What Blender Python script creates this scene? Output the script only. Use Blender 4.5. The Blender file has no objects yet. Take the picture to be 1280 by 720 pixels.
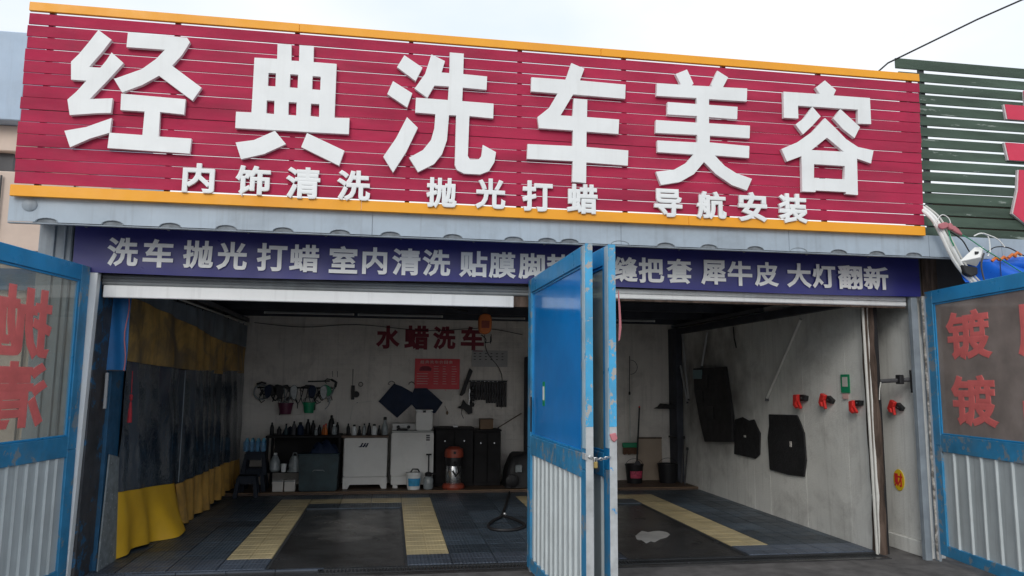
import bpy, bmesh, math, random
from mathutils import Vector, Matrix
random.seed(7)
SC = bpy.context.scene
COL = SC.collection
PI = math.pi

# ------------------------------------------------------------------ camera, world, sun, exposure
cd = bpy.data.cameras.new('camera'); cam = bpy.data.objects.new('camera', cd); COL.objects.link(cam)
YAW, PITCH, ROLL = 0.158989, 0.126129, 0.008674
fw = Vector((math.cos(PITCH)*math.sin(YAW), math.cos(PITCH)*math.cos(YAW), math.sin(PITCH)))
rt = Vector((math.cos(YAW), -math.sin(YAW), 0)); up = rt.cross(fw)
rt, up = rt*math.cos(ROLL)+up*math.sin(ROLL), up*math.cos(ROLL)-rt*math.sin(ROLL)
cam.matrix_world = Matrix(((rt.x, up.x, -fw.x, 0), (rt.y, up.y, -fw.y, -7.154), (rt.z, up.z, -fw.z, 1.75), (0, 0, 0, 1)))
cd.sensor_fit = 'HORIZONTAL'; cd.sensor_width = 36; cd.lens = 36*933.4/1280
cd.clip_start = 0.05; cd.clip_end = 3000
SC.camera = cam

SUN_EL, SUN_AZ = math.radians(29), math.radians(203)      # azimuth from +Y clockwise: in front of the facade, a little to the left
w = bpy.data.worlds.new('World'); SC.world = w; w.use_nodes = True
nt = w.node_tree; bg = nt.nodes['Background']
sky = nt.nodes.new('ShaderNodeTexSky'); sky.sky_type = 'NISHITA'; sky.sun_disc = False
sky.sun_elevation = SUN_EL; sky.sun_rotation = SUN_AZ; sky.air_density = 1.2; sky.dust_density = 3
tc = nt.nodes.new('ShaderNodeTexCoord'); mp = nt.nodes.new('ShaderNodeMapping'); mp.inputs['Scale'].default_value = (1, 1, 2.2)
nz = nt.nodes.new('ShaderNodeTexNoise'); nz.inputs['Scale'].default_value = 1.6; nz.inputs['Detail'].default_value = 5
cr = nt.nodes.new('ShaderNodeValToRGB')
cr.color_ramp.elements[0].position = .36; cr.color_ramp.elements[0].color = (6.9, 8.1, 9.5, 1)
cr.color_ramp.elements[1].position = .62; cr.color_ramp.elements[1].color = (9.6, 9.8, 10.1, 1)
mx = nt.nodes.new('ShaderNodeMixRGB'); mx.inputs[0].default_value = .86
nt.links.new(tc.outputs['Generated'], mp.inputs[0]); nt.links.new(mp.outputs[0], nz.inputs[0])
nt.links.new(nz.outputs[0], cr.inputs[0]); nt.links.new(sky.outputs[0], mx.inputs[1]); nt.links.new(cr.outputs[0], mx.inputs[2])
nt.links.new(mx.outputs[0], bg.inputs[0]); bg.inputs[1].default_value = 0.106
sd = bpy.data.lights.new('sun', 'SUN'); sd.energy = 1.05; sd.angle = math.radians(25); sd.color = (1, .97, .92)
sun = bpy.data.objects.new('sun', sd); COL.objects.link(sun)
dv = Vector((math.sin(SUN_AZ)*math.cos(SUN_EL), math.cos(SUN_AZ)*math.cos(SUN_EL), math.sin(SUN_EL)))
sun.rotation_euler = dv.to_track_quat('Z', 'Y').to_euler()
SC.view_settings.view_transform = 'Standard'; SC.view_settings.look = 'None'; SC.view_settings.exposure = 0.16
SC.view_settings.gamma = 1
SC.render.engine = 'CYCLES'
SC.cycles.max_bounces = 10; SC.cycles.diffuse_bounces = 8; SC.cycles.transparent_max_bounces = 8
SC.cycles.use_denoising = True

# ------------------------------------------------------------------ materials
def mat(name, col, rough=.6, metal=0, var=.15, vscale=3, col2=None, peel=None, pcol=(.33,.35,.36), pscale=4, bump=0, bscale=60,
        streak=0, alpha=None, grime=0, gcol=(.05,.045,.04), emit=None, spec=.5, stretch=(1,1,1), coat=0):
    m = bpy.data.materials.new(name); m.use_nodes = True; n = m.node_tree.nodes; l = m.node_tree.links
    p = n['Principled BSDF']; p.inputs['Roughness'].default_value = rough; p.inputs['Metallic'].default_value = metal
    p.inputs['Specular IOR Level'].default_value = spec; p.inputs['Coat Weight'].default_value = coat
    g = n.new('ShaderNodeNewGeometry')
    mpn = n.new('ShaderNodeMapping'); mpn.inputs['Scale'].default_value = stretch; l.new(g.outputs['Position'], mpn.inputs[0])
    P = mpn.outputs[0]
    def noise(sc, det=6, rg=.6, src=P, dist=0):
        t = n.new('ShaderNodeTexNoise'); t.inputs['Scale'].default_value = sc; t.inputs['Detail'].default_value = det
        t.inputs['Roughness'].default_value = rg; t.inputs['Distortion'].default_value = dist; l.new(src, t.inputs[0]); return t.outputs[0]
    def ramp(src, a, b, lo=0, hi=1):
        r = n.new('ShaderNodeMapRange'); r.inputs[1].default_value = a; r.inputs[2].default_value = b
        r.inputs[3].default_value = lo; r.inputs[4].default_value = hi; l.new(src, r.inputs[0]); return r.outputs[0]
    def mixc(fac, a, b):
        x = n.new('ShaderNodeMixRGB'); 
        if hasattr(fac, 'links'): l.new(fac, x.inputs[0])
        else: x.inputs[0].default_value = fac
        for i, c in ((1, a), (2, b)):
            if hasattr(c, 'links'): l.new(c, x.inputs[i])
            else: x.inputs[i].default_value = (*c[:3], 1)
        return x.outputs[0]
    dark = tuple(c*(1-var) for c in col); light = tuple(min(.9, c*(1+var)) for c in col)
    c = mixc(ramp(noise(vscale), .3, .7), dark, light)
    if col2: c = mixc(ramp(noise(vscale*.6, 4, dist=.6), .42, .6), c, col2)
    if streak:
        sm = n.new('ShaderNodeMapping'); sm.inputs['Scale'].default_value = (14, 14, .7); l.new(g.outputs['Position'], sm.inputs[0])
        s = noise(1.3, 5, .6, sm.outputs[0])
        c = mixc(ramp(s, .52, .78, 0, streak), c, gcol)
    if grime: c = mixc(ramp(noise(1.7, 8, .7, dist=.4), .5, .75, 0, grime), c, gcol)
    hgt = None
    if peel:
        pm = noise(pscale, 9, .72, dist=.2); k = ramp(pm, peel, peel+.015); c = mixc(k, c, pcol)
        hgt = k
    l.new(c, p.inputs['Base Color'])
    rr = ramp(noise(vscale*2.3), .3, .7, max(0, rough-.08), min(1, rough+.1)); l.new(rr, p.inputs['Roughness'])
    if bump:
        b = n.new('ShaderNodeBump'); b.inputs['Strength'].default_value = bump; b.inputs['Distance'].default_value = .01
        l.new(noise(bscale, 4), b.inputs['Height']); l.new(b.outputs[0], p.inputs['Normal'])
    if alpha is not None:
        p.inputs['Alpha'].default_value = alpha
    if emit: p.inputs['Emission Color'].default_value = (*emit, 1); p.inputs['Emission Strength'].default_value = 1
    return m

def glass_mat(name, tint, see=.7, dust=(.4,.4,.38), dustamt=.25, rough=.04):
    m = bpy.data.materials.new(name); m.use_nodes = True; n = m.node_tree.nodes; l = m.node_tree.links
    out = n['Material Output']; n.remove(n['Principled BSDF'])
    tr = n.new('ShaderNodeBsdfTransparent'); tr.inputs[0].default_value = (*tint, 1)
    df = n.new('ShaderNodeBsdfDiffuse'); df.inputs[0].default_value = (*dust, 1)
    gl = n.new('ShaderNodeBsdfGlossy'); gl.inputs['Roughness'].default_value = rough
    lw = n.new('ShaderNodeLayerWeight'); pw = n.new('ShaderNodeMath'); pw.operation = 'POWER'; pw.inputs[1].default_value = 4
    fr = n.new('ShaderNodeMath'); fr.operation = 'MULTIPLY_ADD'; fr.inputs[1].default_value = .9; fr.inputs[2].default_value = .03
    l.new(lw.outputs['Facing'], pw.inputs[0]); l.new(pw.outputs[0], fr.inputs[0])
    g = n.new('ShaderNodeNewGeometry'); t = n.new('ShaderNodeTexNoise'); t.inputs['Scale'].default_value = 3; t.inputs['Detail'].default_value = 8
    l.new(g.outputs['Position'], t.inputs[0])
    r = n.new('ShaderNodeMapRange'); r.inputs[1].default_value = .3; r.inputs[2].default_value = .75
    r.inputs[3].default_value = dustamt*.6; r.inputs[4].default_value = min(1, dustamt*1.5); l.new(t.outputs[0], r.inputs[0])
    a = n.new('ShaderNodeMixShader'); l.new(r.outputs[0], a.inputs[0]); l.new(tr.outputs[0], a.inputs[1]); l.new(df.outputs[0], a.inputs[2])
    b = n.new('ShaderNodeMixShader'); l.new(fr.outputs[0], b.inputs[0]); l.new(a.outputs[0], b.inputs[1]); l.new(gl.outputs[0], b.inputs[2])
    l.new(b.outputs[0], out.inputs[0]); return m

def brick_mat(name, col, mortar, sx=.27, sz=.085, bump=.4, dirt=.42, axis='XZ'):
    m = mat(name, col, .85, var=.12, vscale=1.3, grime=dirt, gcol=(.10,.09,.085), streak=.25)
    n = m.node_tree.nodes; l = m.node_tree.links; p = n['Principled BSDF']
    g = n.new('ShaderNodeNewGeometry'); mp_ = n.new('ShaderNodeMapping')
    if axis == 'XZ': mp_.inputs['Rotation'].default_value = (PI/2, 0, 0)
    else: mp_.inputs['Rotation'].default_value = (PI/2, 0, PI/2)
    sx_ = n.new('ShaderNodeSeparateXYZ'); cx = n.new('ShaderNodeCombineXYZ'); l.new(g.outputs['Position'], sx_.inputs[0])
    l.new(sx_.outputs[0 if axis == 'XZ' else 1], cx.inputs[0]); l.new(sx_.outputs[2], cx.inputs[1])
    b = n.new('ShaderNodeTexBrick'); b.inputs['Scale'].default_value = 1; b.inputs['Brick Width'].default_value = sx
    b.inputs['Row Height'].default_value = sz; b.inputs['Mortar Size'].default_value = .006; b.inputs['Mortar Smooth'].default_value = .6
    l.new(cx.outputs[0], b.inputs['Vector'])
    bp = n.new('ShaderNodeBump'); bp.inputs['Strength'].default_value = bump; bp.inputs['Distance'].default_value = .012; bp.invert = True
    l.new(b.outputs['Fac'], bp.inputs['Height']); l.new(bp.outputs[0], p.inputs['Normal'])
    return m

def mat_tile(name, col, dirtc, amt, spread=.4, bst=.5):
    m = mat(name, col, .36, var=.22, vscale=2.2, grime=amt, gcol=dirtc)
    n = m.node_tree.nodes; l = m.node_tree.links; p = n['Principled BSDF']
    oi = n.new('ShaderNodeObjectInfo'); mr = n.new('ShaderNodeMapRange'); mr.inputs[3].default_value = 1-spread; mr.inputs[4].default_value = 1+spread*.7; l.new(oi.outputs['Random'], mr.inputs[0])
    src = p.inputs['Base Color'].links[0].from_socket; vm = n.new('ShaderNodeVectorMath'); vm.operation = 'SCALE'; l.new(src, vm.inputs[0]); l.new(mr.outputs[0], vm.inputs['Scale']); l.new(vm.outputs[0], p.inputs['Base Color'])
    g = n.new('ShaderNodeNewGeometry'); cks = []
    sp = n.new('ShaderNodeSeparateXYZ'); l.new(g.outputs['Position'], sp.inputs[0])
    hs = []
    for i in (0, 1):
        a = n.new('ShaderNodeMath'); a.operation = 'MULTIPLY'; a.inputs[1].default_value = 2*PI/.0364; l.new(sp.outputs[i], a.inputs[0])
        s = n.new('ShaderNodeMath'); s.operation = 'SINE'; l.new(a.outputs[0], s.inputs[0]); hs.append(s)
    mm = n.new('ShaderNodeMath'); mm.operation = 'MAXIMUM'; l.new(hs[0].outputs[0], mm.inputs[0]); l.new(hs[1].outputs[0], mm.inputs[1])
    bp = n.new('ShaderNodeBump'); bp.inputs['Strength'].default_value = bst; bp.inputs['Distance'].default_value = .006
    l.new(mm.outputs[0], bp.inputs['Height']); l.new(bp.outputs[0], p.inputs['Normal'])
    return m

MT = dict(
 asphalt = mat('asphalt', (.14,.133,.13), .8, var=.4, vscale=5, bump=.7, bscale=120, grime=.4, gcol=(.035,.033,.032)),
 pit = mat('wet_concrete', (.028,.027,.027), .20, var=.45, vscale=1.8, col2=(.05,.05,.052), bump=.25, bscale=90),
 pale_stain = mat('chalk_stain', (.42,.41,.39), .7, var=.2),
 crimson = mat('crimson_slat', (.41,.014,.062), .75, var=.22, vscale=5, bump=.5, bscale=260, streak=.2, gcol=(.28,.015,.07), stretch=(.25,1,1)),
 yellow = mat('yellow_board', (.92,.37,.012), .5, var=.06, vscale=2, grime=.25, gcol=(.45,.22,.04)),
 letter = mat('letter_white', (.80,.82,.82), .5, var=.05, vscale=2, streak=.18, gcol=(.55,.54,.52), grime=.15),
 green = mat('green_slat', (.055,.088,.064), .75, var=.4, vscale=3, peel=.62, pcol=(.24,.28,.25), pscale=5, bump=.3, bscale=90, stretch=(.35,1,2.2)),
 red_letter = mat('red_letter', (.62,.03,.08), .5, var=.12),
 letter_rim = mat('letter_rim', (.6,.55,.55), .5),
 dark_metal = mat('dark_metal', (.06,.06,.065), .6, var=.2),
 fascia = mat('fascia_steel', (.36,.43,.50), .45, metal=0, var=.10, vscale=2.5, streak=.35, gcol=(.16,.17,.18), grime=.3),
 roof_end = mat('roof_end', (.17,.19,.21), .7, var=.4, vscale=14),
 soffit = mat('soffit', (.22,.24,.26), .7, var=.2, grime=.5),
 banner = mat('banner_vinyl', (.030,.030,.19), .35, var=.12, vscale=2, grime=.15, gcol=(.08,.08,.18)),
 banner_text = mat('banner_text', (.88,.89,.88), .5, var=.03, grime=.12, gcol=(.5,.5,.55)),
 steel_post = mat('steel_post', (.25,.29,.33), .5, var=.2, vscale=4, streak=.5, gcol=(.09,.09,.10)),
 white_rail = mat('white_rail', (.84,.86,.86), .4, var=.05, streak=.25, gcol=(.4,.4,.4)),
 shutter = mat('shutter', (.30,.32,.33), .5, var=.12, grime=.5),
 blue_top = mat('blue_gate_paint', (.02,.26,.55), .32, var=.15, vscale=3, peel=.66, pcol=(.30,.30,.30), pscale=6, grime=.35, gcol=(.05,.17,.27)),
 blue_dull = mat('blue_dull', (.02,.10,.20), .55, var=.3, vscale=5, peel=.60, pcol=(.07,.08,.09), pscale=5, grime=.5, gcol=(.04,.06,.08)),
 blue_worn = mat('blue_gate_worn', (.035,.235,.45), .45, var=.25, vscale=4, peel=.555, pcol=(.20,.26,.31), pscale=5, grime=.8, gcol=(.10,.19,.26)),
 bare_edge = mat('bare_gate_edge', (.42,.44,.45), .55, var=.25, vscale=7, peel=.60, pcol=(.03,.27,.58), pscale=2.6, grime=.4, gcol=(.20,.17,.15)),
 edge_blue = mat('edge_blue', (.05,.34,.60), .45, var=.2, peel=.55, pcol=(.38,.37,.35), pscale=9, grime=.4, gcol=(.25,.2,.17)),
 pale_stile = mat('pale_stile', (.42,.56,.64), .4, var=.15, vscale=6, peel=.62, pcol=(.05,.27,.5), pscale=8, grime=.3, gcol=(.3,.3,.3)),
 blue_panel = mat('blue_panel', (.01,.24,.66), .13, var=.10, peel=.70, pcol=(.05,.14,.22), pscale=5, vscale=2, spec=.5, grime=.2, gcol=(.01,.09,.36)),
 corrugated = mat('corrugated_steel', (.56,.61,.62), .42, metal=.15, var=.10, vscale=3, streak=.45, gcol=(.20,.22,.23)),
 glass = glass_mat('pane_glass', (.80,.84,.82), dust=(.42,.38,.32), dustamt=.30),
 glass_dusty = glass_mat('pane_dusty', (.7,.75,.68), dust=(.46,.48,.38), dustamt=.7),
 glass_brown = glass_mat('pane_brown', (.42,.38,.36), dust=(.36,.30,.27), dustamt=.85, rough=.1),
 gate_text = mat('gate_text', (.78,.17,.16), .55, var=.12, vscale=6, peel=.72, pcol=(.5,.3,.28), pscale=18),
 back_wall = brick_mat('painted_brick', (.75,.71,.66), (.3,.3,.3)),
 side_wall = mat('painted_panel', (.78,.78,.74), .75, var=.10, vscale=1.4, grime=.5, gcol=(.27,.25,.23), streak=.3, bump=.45, bscale=45),
 left_wall = mat('dark_wall', (.20,.20,.21), .8, var=.2, grime=.5),
 ceiling = mat('ceiling', (.045,.05,.065), .8, var=.3),
 rafter = mat('rafter', (.12,.125,.14), .6, var=.2),
 pipe_white = mat('pipe_white', (.62,.62,.58), .5, var=.1, grime=.4, gcol=(.3,.29,.26)),
 wood = mat('weathered_wood', (.055,.036,.026), .8, var=.5, vscale=8, col2=(.13,.09,.07), bump=.7, bscale=30, stretch=(3,3,.5)),
 tarp_daylit = mat('tarp_daylit', (.86,.48,.03), .5, var=.12, vscale=2, grime=.22, gcol=(.35,.20,.05)),  # front skirt: daylight at the opening put into a brighter yellow
 tarp_shaded = mat('tarp_shaded', (.60,.34,.08), .6, var=.3, vscale=3, grime=.7, gcol=(.13,.10,.07), streak=.55),  # same dirty tarp further in, shade put into a duller yellow
 tarp_band = mat('tarp_band', (.60,.37,.11), .6, var=.35, vscale=2.5, col2=(.24,.18,.11), grime=.7, gcol=(.07,.06,.055), streak=.45),
 tarp_clear = mat('tarp_clear', (.03,.05,.078), .12, var=.5, vscale=1.2, col2=(.075,.095,.12), streak=.15, gcol=(.14,.16,.18), spec=.8, bump=1.0, bscale=7),
 tarp_pale = mat('tarp_pale', (.20,.24,.28), .5, var=.3, streak=.5, gcol=(.06,.07,.08)),
 blue_cloth = mat('blue_cloth', (.01,.14,.38), .55, var=.15, vscale=4, grime=.3, gcol=(.01,.07,.18)),
 pink = mat('pink_cloth', (.45,.16,.18), .8, var=.15),
 red = mat('red_plastic', (.66,.035,.03), .4, var=.12),
 red_dull = mat('red_dull', (.33,.02,.03), .8, var=.3, vscale=20),
 poster_red = mat('poster_red', (.70,.03,.045), .45, var=.06),
 maroon = mat('maroon_paint', (.24,.03,.05), .7, var=.25, vscale=7),
 paper = mat('paper', (.60,.57,.53), .8, var=.08),
 print_dark = mat('print_dark', (.07,.07,.08), .7, var=.1),
 print_pale = mat('print_pale', (.72,.45,.42), .7, var=.1),
 appliance = mat('appliance_white', (.66,.66,.64), .35, var=.06, vscale=3, grime=.35, gcol=(.36,.33,.29)),
 appliance_grey = mat('appliance_panel', (.45,.47,.46), .4, var=.1, grime=.3),
 black = mat('black_rubber', (.014,.014,.016), .6, var=.3),
 mat_rubber = mat('mat_rubber', (.016,.016,.018), .75, var=.4, vscale=6, bump=1.0, bscale=40),
 black_gloss = mat('black_plastic', (.014,.014,.016), .45, spec=.3, var=.2),
 black_wood = mat('black_cabinet', (.008,.007,.008), .6, spec=.25, var=.3),
 board = mat('wood_board', (.10,.065,.045), .6, var=.3, vscale=6, bump=.3),
 brown_box = mat('brown_box', (.20,.13,.08), .8, var=.15),
 stool = mat('stool_plastic', (.014,.020,.032), .6, spec=.25, var=.12),
 water_blue = mat('water_bottle', (.12,.36,.52), .15, var=.3, vscale=18, spec=.7),
 clear_grey = mat('clear_plastic', (.26,.29,.30), .2, var=.25, vscale=12),
 teal_bin = mat('teal_bin', (.020,.045,.055), .4, spec=.3, var=.35, vscale=5, grime=.3, gcol=(.07,.10,.11)),
 navy = mat('navy_cloth', (.007,.018,.05), .6, spec=.3, var=.3),
 green_plastic = mat('green_plastic', (.01,.28,.13), .4, var=.15),
 maroon_plastic = mat('maroon_plastic', (.12,.025,.06), .4, var=.15),
 orange = mat('orange_plastic', (.66,.17,.03), .4, var=.12, grime=.3, gcol=(.25,.08,.03)),
 chrome = mat('chrome', (.55,.56,.57), .25, metal=.9, var=.1),
 vac_red = mat('vacuum_red', (.30,.055,.03), .4, var=.12),
 white_plastic = mat('white_plastic', (.74,.76,.76), .4, var=.06, grime=.15),
 label_blue = mat('label_blue', (.04,.30,.55), .5, var=.2, vscale=20),
 bristle = mat('bristle', (.15,.08,.05), .9, var=.3, vscale=30, bump=.6),
 beige_wall = mat('beige_wall', (.62,.50,.42), .8, var=.07, grime=.2, gcol=(.35,.28,.24)),
 grey_blue = mat('grey_blue_panel', (.40,.50,.62), .6, var=.08, streak=.2, gcol=(.2,.23,.28)),
 blue_tarp = mat('blue_tarp', (.005,.12,.62), .35, var=.12),
 conduit = mat('conduit_white', (.80,.80,.78), .4, var=.04),
 wire_green = mat('wire_green', (.02,.25,.12), .5), wire_black = mat('wire_black', (.02,.02,.02), .5),
 egg = mat('yellow_sticker', (.80,.55,.02), .5, var=.1),
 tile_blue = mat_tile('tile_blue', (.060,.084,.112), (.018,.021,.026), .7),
 tile_front_lit = mat_tile('tile_front_lit', (.085,.105,.14), (.04,.045,.05), .5),  # paler copy of tile_blue, daylight on the front row painted in
 tile_yellow = mat_tile('tile_yellow', (.60,.50,.29), (.25,.20,.13), .55, .1, .15),
 tile_edge = mat('tile_edge', (.03,.033,.037), .5, var=.3), tube_glass = mat('tube_glass', (.38,.39,.40), .3, var=.05),
)

# soot stain on the right wall behind the leaning board
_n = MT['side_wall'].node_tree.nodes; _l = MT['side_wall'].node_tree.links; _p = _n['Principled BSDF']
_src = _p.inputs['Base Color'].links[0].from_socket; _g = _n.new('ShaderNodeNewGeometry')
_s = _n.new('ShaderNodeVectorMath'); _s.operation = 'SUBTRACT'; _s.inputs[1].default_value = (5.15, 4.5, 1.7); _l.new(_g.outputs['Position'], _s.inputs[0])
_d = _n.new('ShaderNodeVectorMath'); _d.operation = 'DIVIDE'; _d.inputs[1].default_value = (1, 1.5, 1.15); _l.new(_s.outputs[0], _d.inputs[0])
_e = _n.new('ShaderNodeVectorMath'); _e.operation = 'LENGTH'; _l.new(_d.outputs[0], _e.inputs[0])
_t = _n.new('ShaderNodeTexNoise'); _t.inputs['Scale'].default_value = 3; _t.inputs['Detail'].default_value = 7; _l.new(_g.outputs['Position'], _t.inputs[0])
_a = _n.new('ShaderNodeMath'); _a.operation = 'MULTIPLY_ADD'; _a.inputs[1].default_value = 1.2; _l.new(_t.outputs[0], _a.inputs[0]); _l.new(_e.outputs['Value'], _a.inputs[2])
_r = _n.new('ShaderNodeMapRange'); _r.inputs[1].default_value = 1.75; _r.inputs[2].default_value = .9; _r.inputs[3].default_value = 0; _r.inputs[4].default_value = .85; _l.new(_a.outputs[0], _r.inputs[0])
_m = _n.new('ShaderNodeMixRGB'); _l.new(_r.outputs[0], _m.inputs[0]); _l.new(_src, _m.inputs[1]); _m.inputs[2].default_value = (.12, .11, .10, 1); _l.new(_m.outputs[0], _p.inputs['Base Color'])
# a lighter patch of its own shape on the left wash floor
_n = MT['pit'].node_tree.nodes; _l = MT['pit'].node_tree.links; _p = _n['Principled BSDF']
_src = _p.inputs['Base Color'].links[0].from_socket; _g = _n.new('ShaderNodeNewGeometry')
_s = _n.new('ShaderNodeVectorMath'); _s.operation = 'SUBTRACT'; _s.inputs[1].default_value = (-.45, 2.45, 0); _l.new(_g.outputs['Position'], _s.inputs[0])
_d = _n.new('ShaderNodeVectorMath'); _d.operation = 'DIVIDE'; _d.inputs[1].default_value = (.62, 1.25, 1); _l.new(_s.outputs[0], _d.inputs[0])
_e = _n.new('ShaderNodeVectorMath'); _e.operation = 'LENGTH'; _l.new(_d.outputs[0], _e.inputs[0])
_t = _n.new('ShaderNodeTexNoise'); _t.inputs['Scale'].default_value = 2.6; _t.inputs['Detail'].default_value = 6; _l.new(_g.outputs['Position'], _t.inputs[0])
_a = _n.new('ShaderNodeMath'); _a.operation = 'MULTIPLY_ADD'; _a.inputs[1].default_value = 2.2; _l.new(_t.outputs[0], _a.inputs[0]); _l.new(_e.outputs['Value'], _a.inputs[2])
_r = _n.new('ShaderNodeMapRange'); _r.inputs[1].default_value = 1.95; _r.inputs[2].default_value = 1.25; _r.inputs[3].default_value = 0; _r.inputs[4].default_value = .9; _l.new(_a.outputs[0], _r.inputs[0])
_m = _n.new('ShaderNodeMixRGB'); _l.new(_r.outputs[0], _m.inputs[0]); _l.new(_src, _m.inputs[1]); _m.inputs[2].default_value = (.15, .145, .14, 1); _l.new(_m.outputs[0], _p.inputs['Base Color'])

# ------------------------------------------------------------------ builders
OFF = {}
def thing(name, label, cat, loc=(0,0,0), group=None, local=False, kind=None):
    o = bpy.data.objects.new(name, None); COL.objects.link(o); o.location = loc; o.empty_display_size = .1
    o['label'] = label; o['category'] = cat
    if group: o['group'] = group
    OFF[o] = Vector((0,0,0)) if local else Vector(loc)
    return o

class MB:
    def __init__(s, T=None): s.v = []; s.f = []; s.T = T
    def add(s, vs, fs):
        k = len(s.v); s.v += [s.T(p) if s.T else tuple(p) for p in vs]; s.f += [[i+k for i in f] for f in fs]; return s
    def box(s, x0, x1, y0, y1, z0, z1):
        return s.add([(x0,y0,z0),(x1,y0,z0),(x1,y1,z0),(x0,y1,z0),(x0,y0,z1),(x1,y0,z1),(x1,y1,z1),(x0,y1,z1)],
                     [(3,2,1,0),(4,5,6,7),(0,1,5,4),(1,2,6,5),(2,3,7,6),(3,0,4,7)])
    def prism(s, poly, a, b, axis='y'):
        n = len(poly); f = {'y': lambda p,t: (p[0],t,p[1]), 'x': lambda p,t: (t,p[0],p[1]), 'z': lambda p,t: (p[0],p[1],t)}[axis]
        return s.add([f(p,a) for p in poly]+[f(p,b) for p in poly],
                     [list(range(n)), list(range(2*n-1, n-1, -1))]+[[i, i+n, (i+1)%n+n, (i+1)%n] for i in range(n)])
    def tube(s, pts, r, n=8, cap=True):
        pts = [Vector(p) for p in pts]; R = r if isinstance(r, (list,tuple)) else [r]*len(pts); vs = []; fs = []
        prev = None
        for i, p in enumerate(pts):
            d = (pts[min(i+1,len(pts)-1)]-pts[max(i-1,0)]).normalized()
            if prev is None: a = d.orthogonal().normalized()
            else: a = (prev - d*prev.dot(d)).normalized()
            prev = a; b = d.cross(a)
            vs += [tuple(p+(a*math.cos(2*PI*k/n)+b*math.sin(2*PI*k/n))*R[i]) for k in range(n)]
        for i in range(len(pts)-1):
            for k in range(n): fs.append([i*n+k, i*n+(k+1)%n, (i+1)*n+(k+1)%n, (i+1)*n+k])
        if cap: fs += [list(range(n-1,-1,-1)), [(len(pts)-1)*n+k for k in range(n)]]
        return s.add(vs, fs)
    def lathe(s, prof, c=(0,0,0), n=14):
        vs = []; fs = []
        for r, z in prof: vs += [(c[0]+r*math.cos(2*PI*k/n), c[1]+r*math.sin(2*PI*k/n), c[2]+z) for k in range(n)]
        for i in range(len(prof)-1):
            for k in range(n): fs.append([i*n+k, i*n+(k+1)%n, (i+1)*n+(k+1)%n, (i+1)*n+k])
        fs += [list(range(n-1,-1,-1)), [(len(prof)-1)*n+k for k in range(n)]]
        return s.add(vs, fs)
    def grid(s, nu, nv, fn, thick=None):
        vs = [fn(i/nu, j/nv) for i in range(nu+1) for j in range(nv+1)]
        return s.add(vs, [[i*(nv+1)+j, (i+1)*(nv+1)+j, (i+1)*(nv+1)+j+1, i*(nv+1)+j+1] for i in range(nu) for j in range(nv)])
    def mesh(s, name, m, off=Vector((0,0,0)), bevel=0, smooth=False, seg=1):
        me = bpy.data.meshes.new(name); me.from_pydata([tuple(Vector(p)-off) for p in s.v], [], s.f); me.update()
        bm = bmesh.new(); bm.from_mesh(me); bmesh.ops.recalc_face_normals(bm, faces=bm.faces)
        if bevel:
            es = [e for e in bm.edges if len(e.link_faces) == 2 and e.calc_face_angle(0) > .5]
            bmesh.ops.bevel(bm, geom=es, offset=bevel, segments=seg, affect='EDGES', clamp_overlap=True)
        bm.to_mesh(me); bm.free()
        if smooth:
            me.polygons.foreach_set('use_smooth', [True]*len(me.polygons)); me.set_sharp_from_angle(angle=math.radians(40))
        if m: me.materials.append(MT[m] if isinstance(m, str) else m)
        return me
    def build(s, name, m, parent=None, bevel=0, smooth=False, seg=1, label=None, kind=None):
        off = OFF.get(parent, Vector((0,0,0)))
        o = bpy.data.objects.new(name, s.mesh(name, m, off, bevel, smooth, seg)); COL.objects.link(o)
        if parent: o.parent = parent
        OFF[o] = off
        if label: o['label'] = label
        if kind: o['kind'] = kind
        return o
def B(name, m, parent, x0, x1, y0, y1, z0, z1, bevel=.003, T=None, **k):
    return MB(T).box(x0,x1,y0,y1,z0,z1).build(name, m, parent, bevel=bevel, **k)
def TU(name, m, parent, pts, r, n=8, T=None, **k):
    return MB(T).tube(pts, r, n).build(name, m, parent, smooth=True, **k)
def LA(name, m, parent, prof, c=(0,0,0), n=14, T=None, **k):
    return MB(T).lathe(prof, c, n).build(name, m, parent, smooth=True, **k)
def solo(o, label, cat, group=None):
    o['label'] = label; o['category'] = cat
    if group: o['group'] = group
    return o
def kids(o): return [c for c in SC.objects if c.parent == o]
def dup(root, loc, label=None, rot=None, scale=None):
    r = root.copy(); COL.objects.link(r); r.location = loc
    if label: r['label'] = label
    if rot is not None: r.rotation_euler = rot
    if scale: r.scale = (scale,)*3
    for ch in kids(root):
        c = ch.copy(); COL.objects.link(c); c.parent = r
        for g in kids(ch):
            d = g.copy(); COL.objects.link(d); d.parent = c
    return r
def share(name, me, parent, loc, **k):
    o = bpy.data.objects.new(name, me); COL.objects.link(o); o.parent = parent; o.location = Vector(loc)-OFF.get(parent, Vector((0,0,0)))
    for a, b in k.items(): o[a] = b
    return o
def smooth_poly(pts, it=1):
    for _ in range(it):
        q = []
        for i in range(len(pts)):
            a, b = pts[i], pts[(i+1) % len(pts)]
            q += [(a[0]*.75+b[0]*.25, a[1]*.75+b[1]*.25), (a[0]*.25+b[0]*.75, a[1]*.25+b[1]*.75)]
        pts = q
    return pts
def cat(P, k=6):
    P = [Vector(p) for p in P]; out = []
    for i in range(len(P)-1):
        a, b, c, d = P[max(i-1, 0)], P[i], P[i+1], P[min(i+2, len(P)-1)]
        for j in range(k):
            t = j/k; out.append(.5*((2*b)+(c-a)*t+(2*a-5*b+4*c-d)*t*t+(3*b-a-3*c+d)*t**3))
    return out+[P[-1]]
def loops(a, b, n, f): return [f(a+(b-a)*i/n) for i in range(n+1)]

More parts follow.
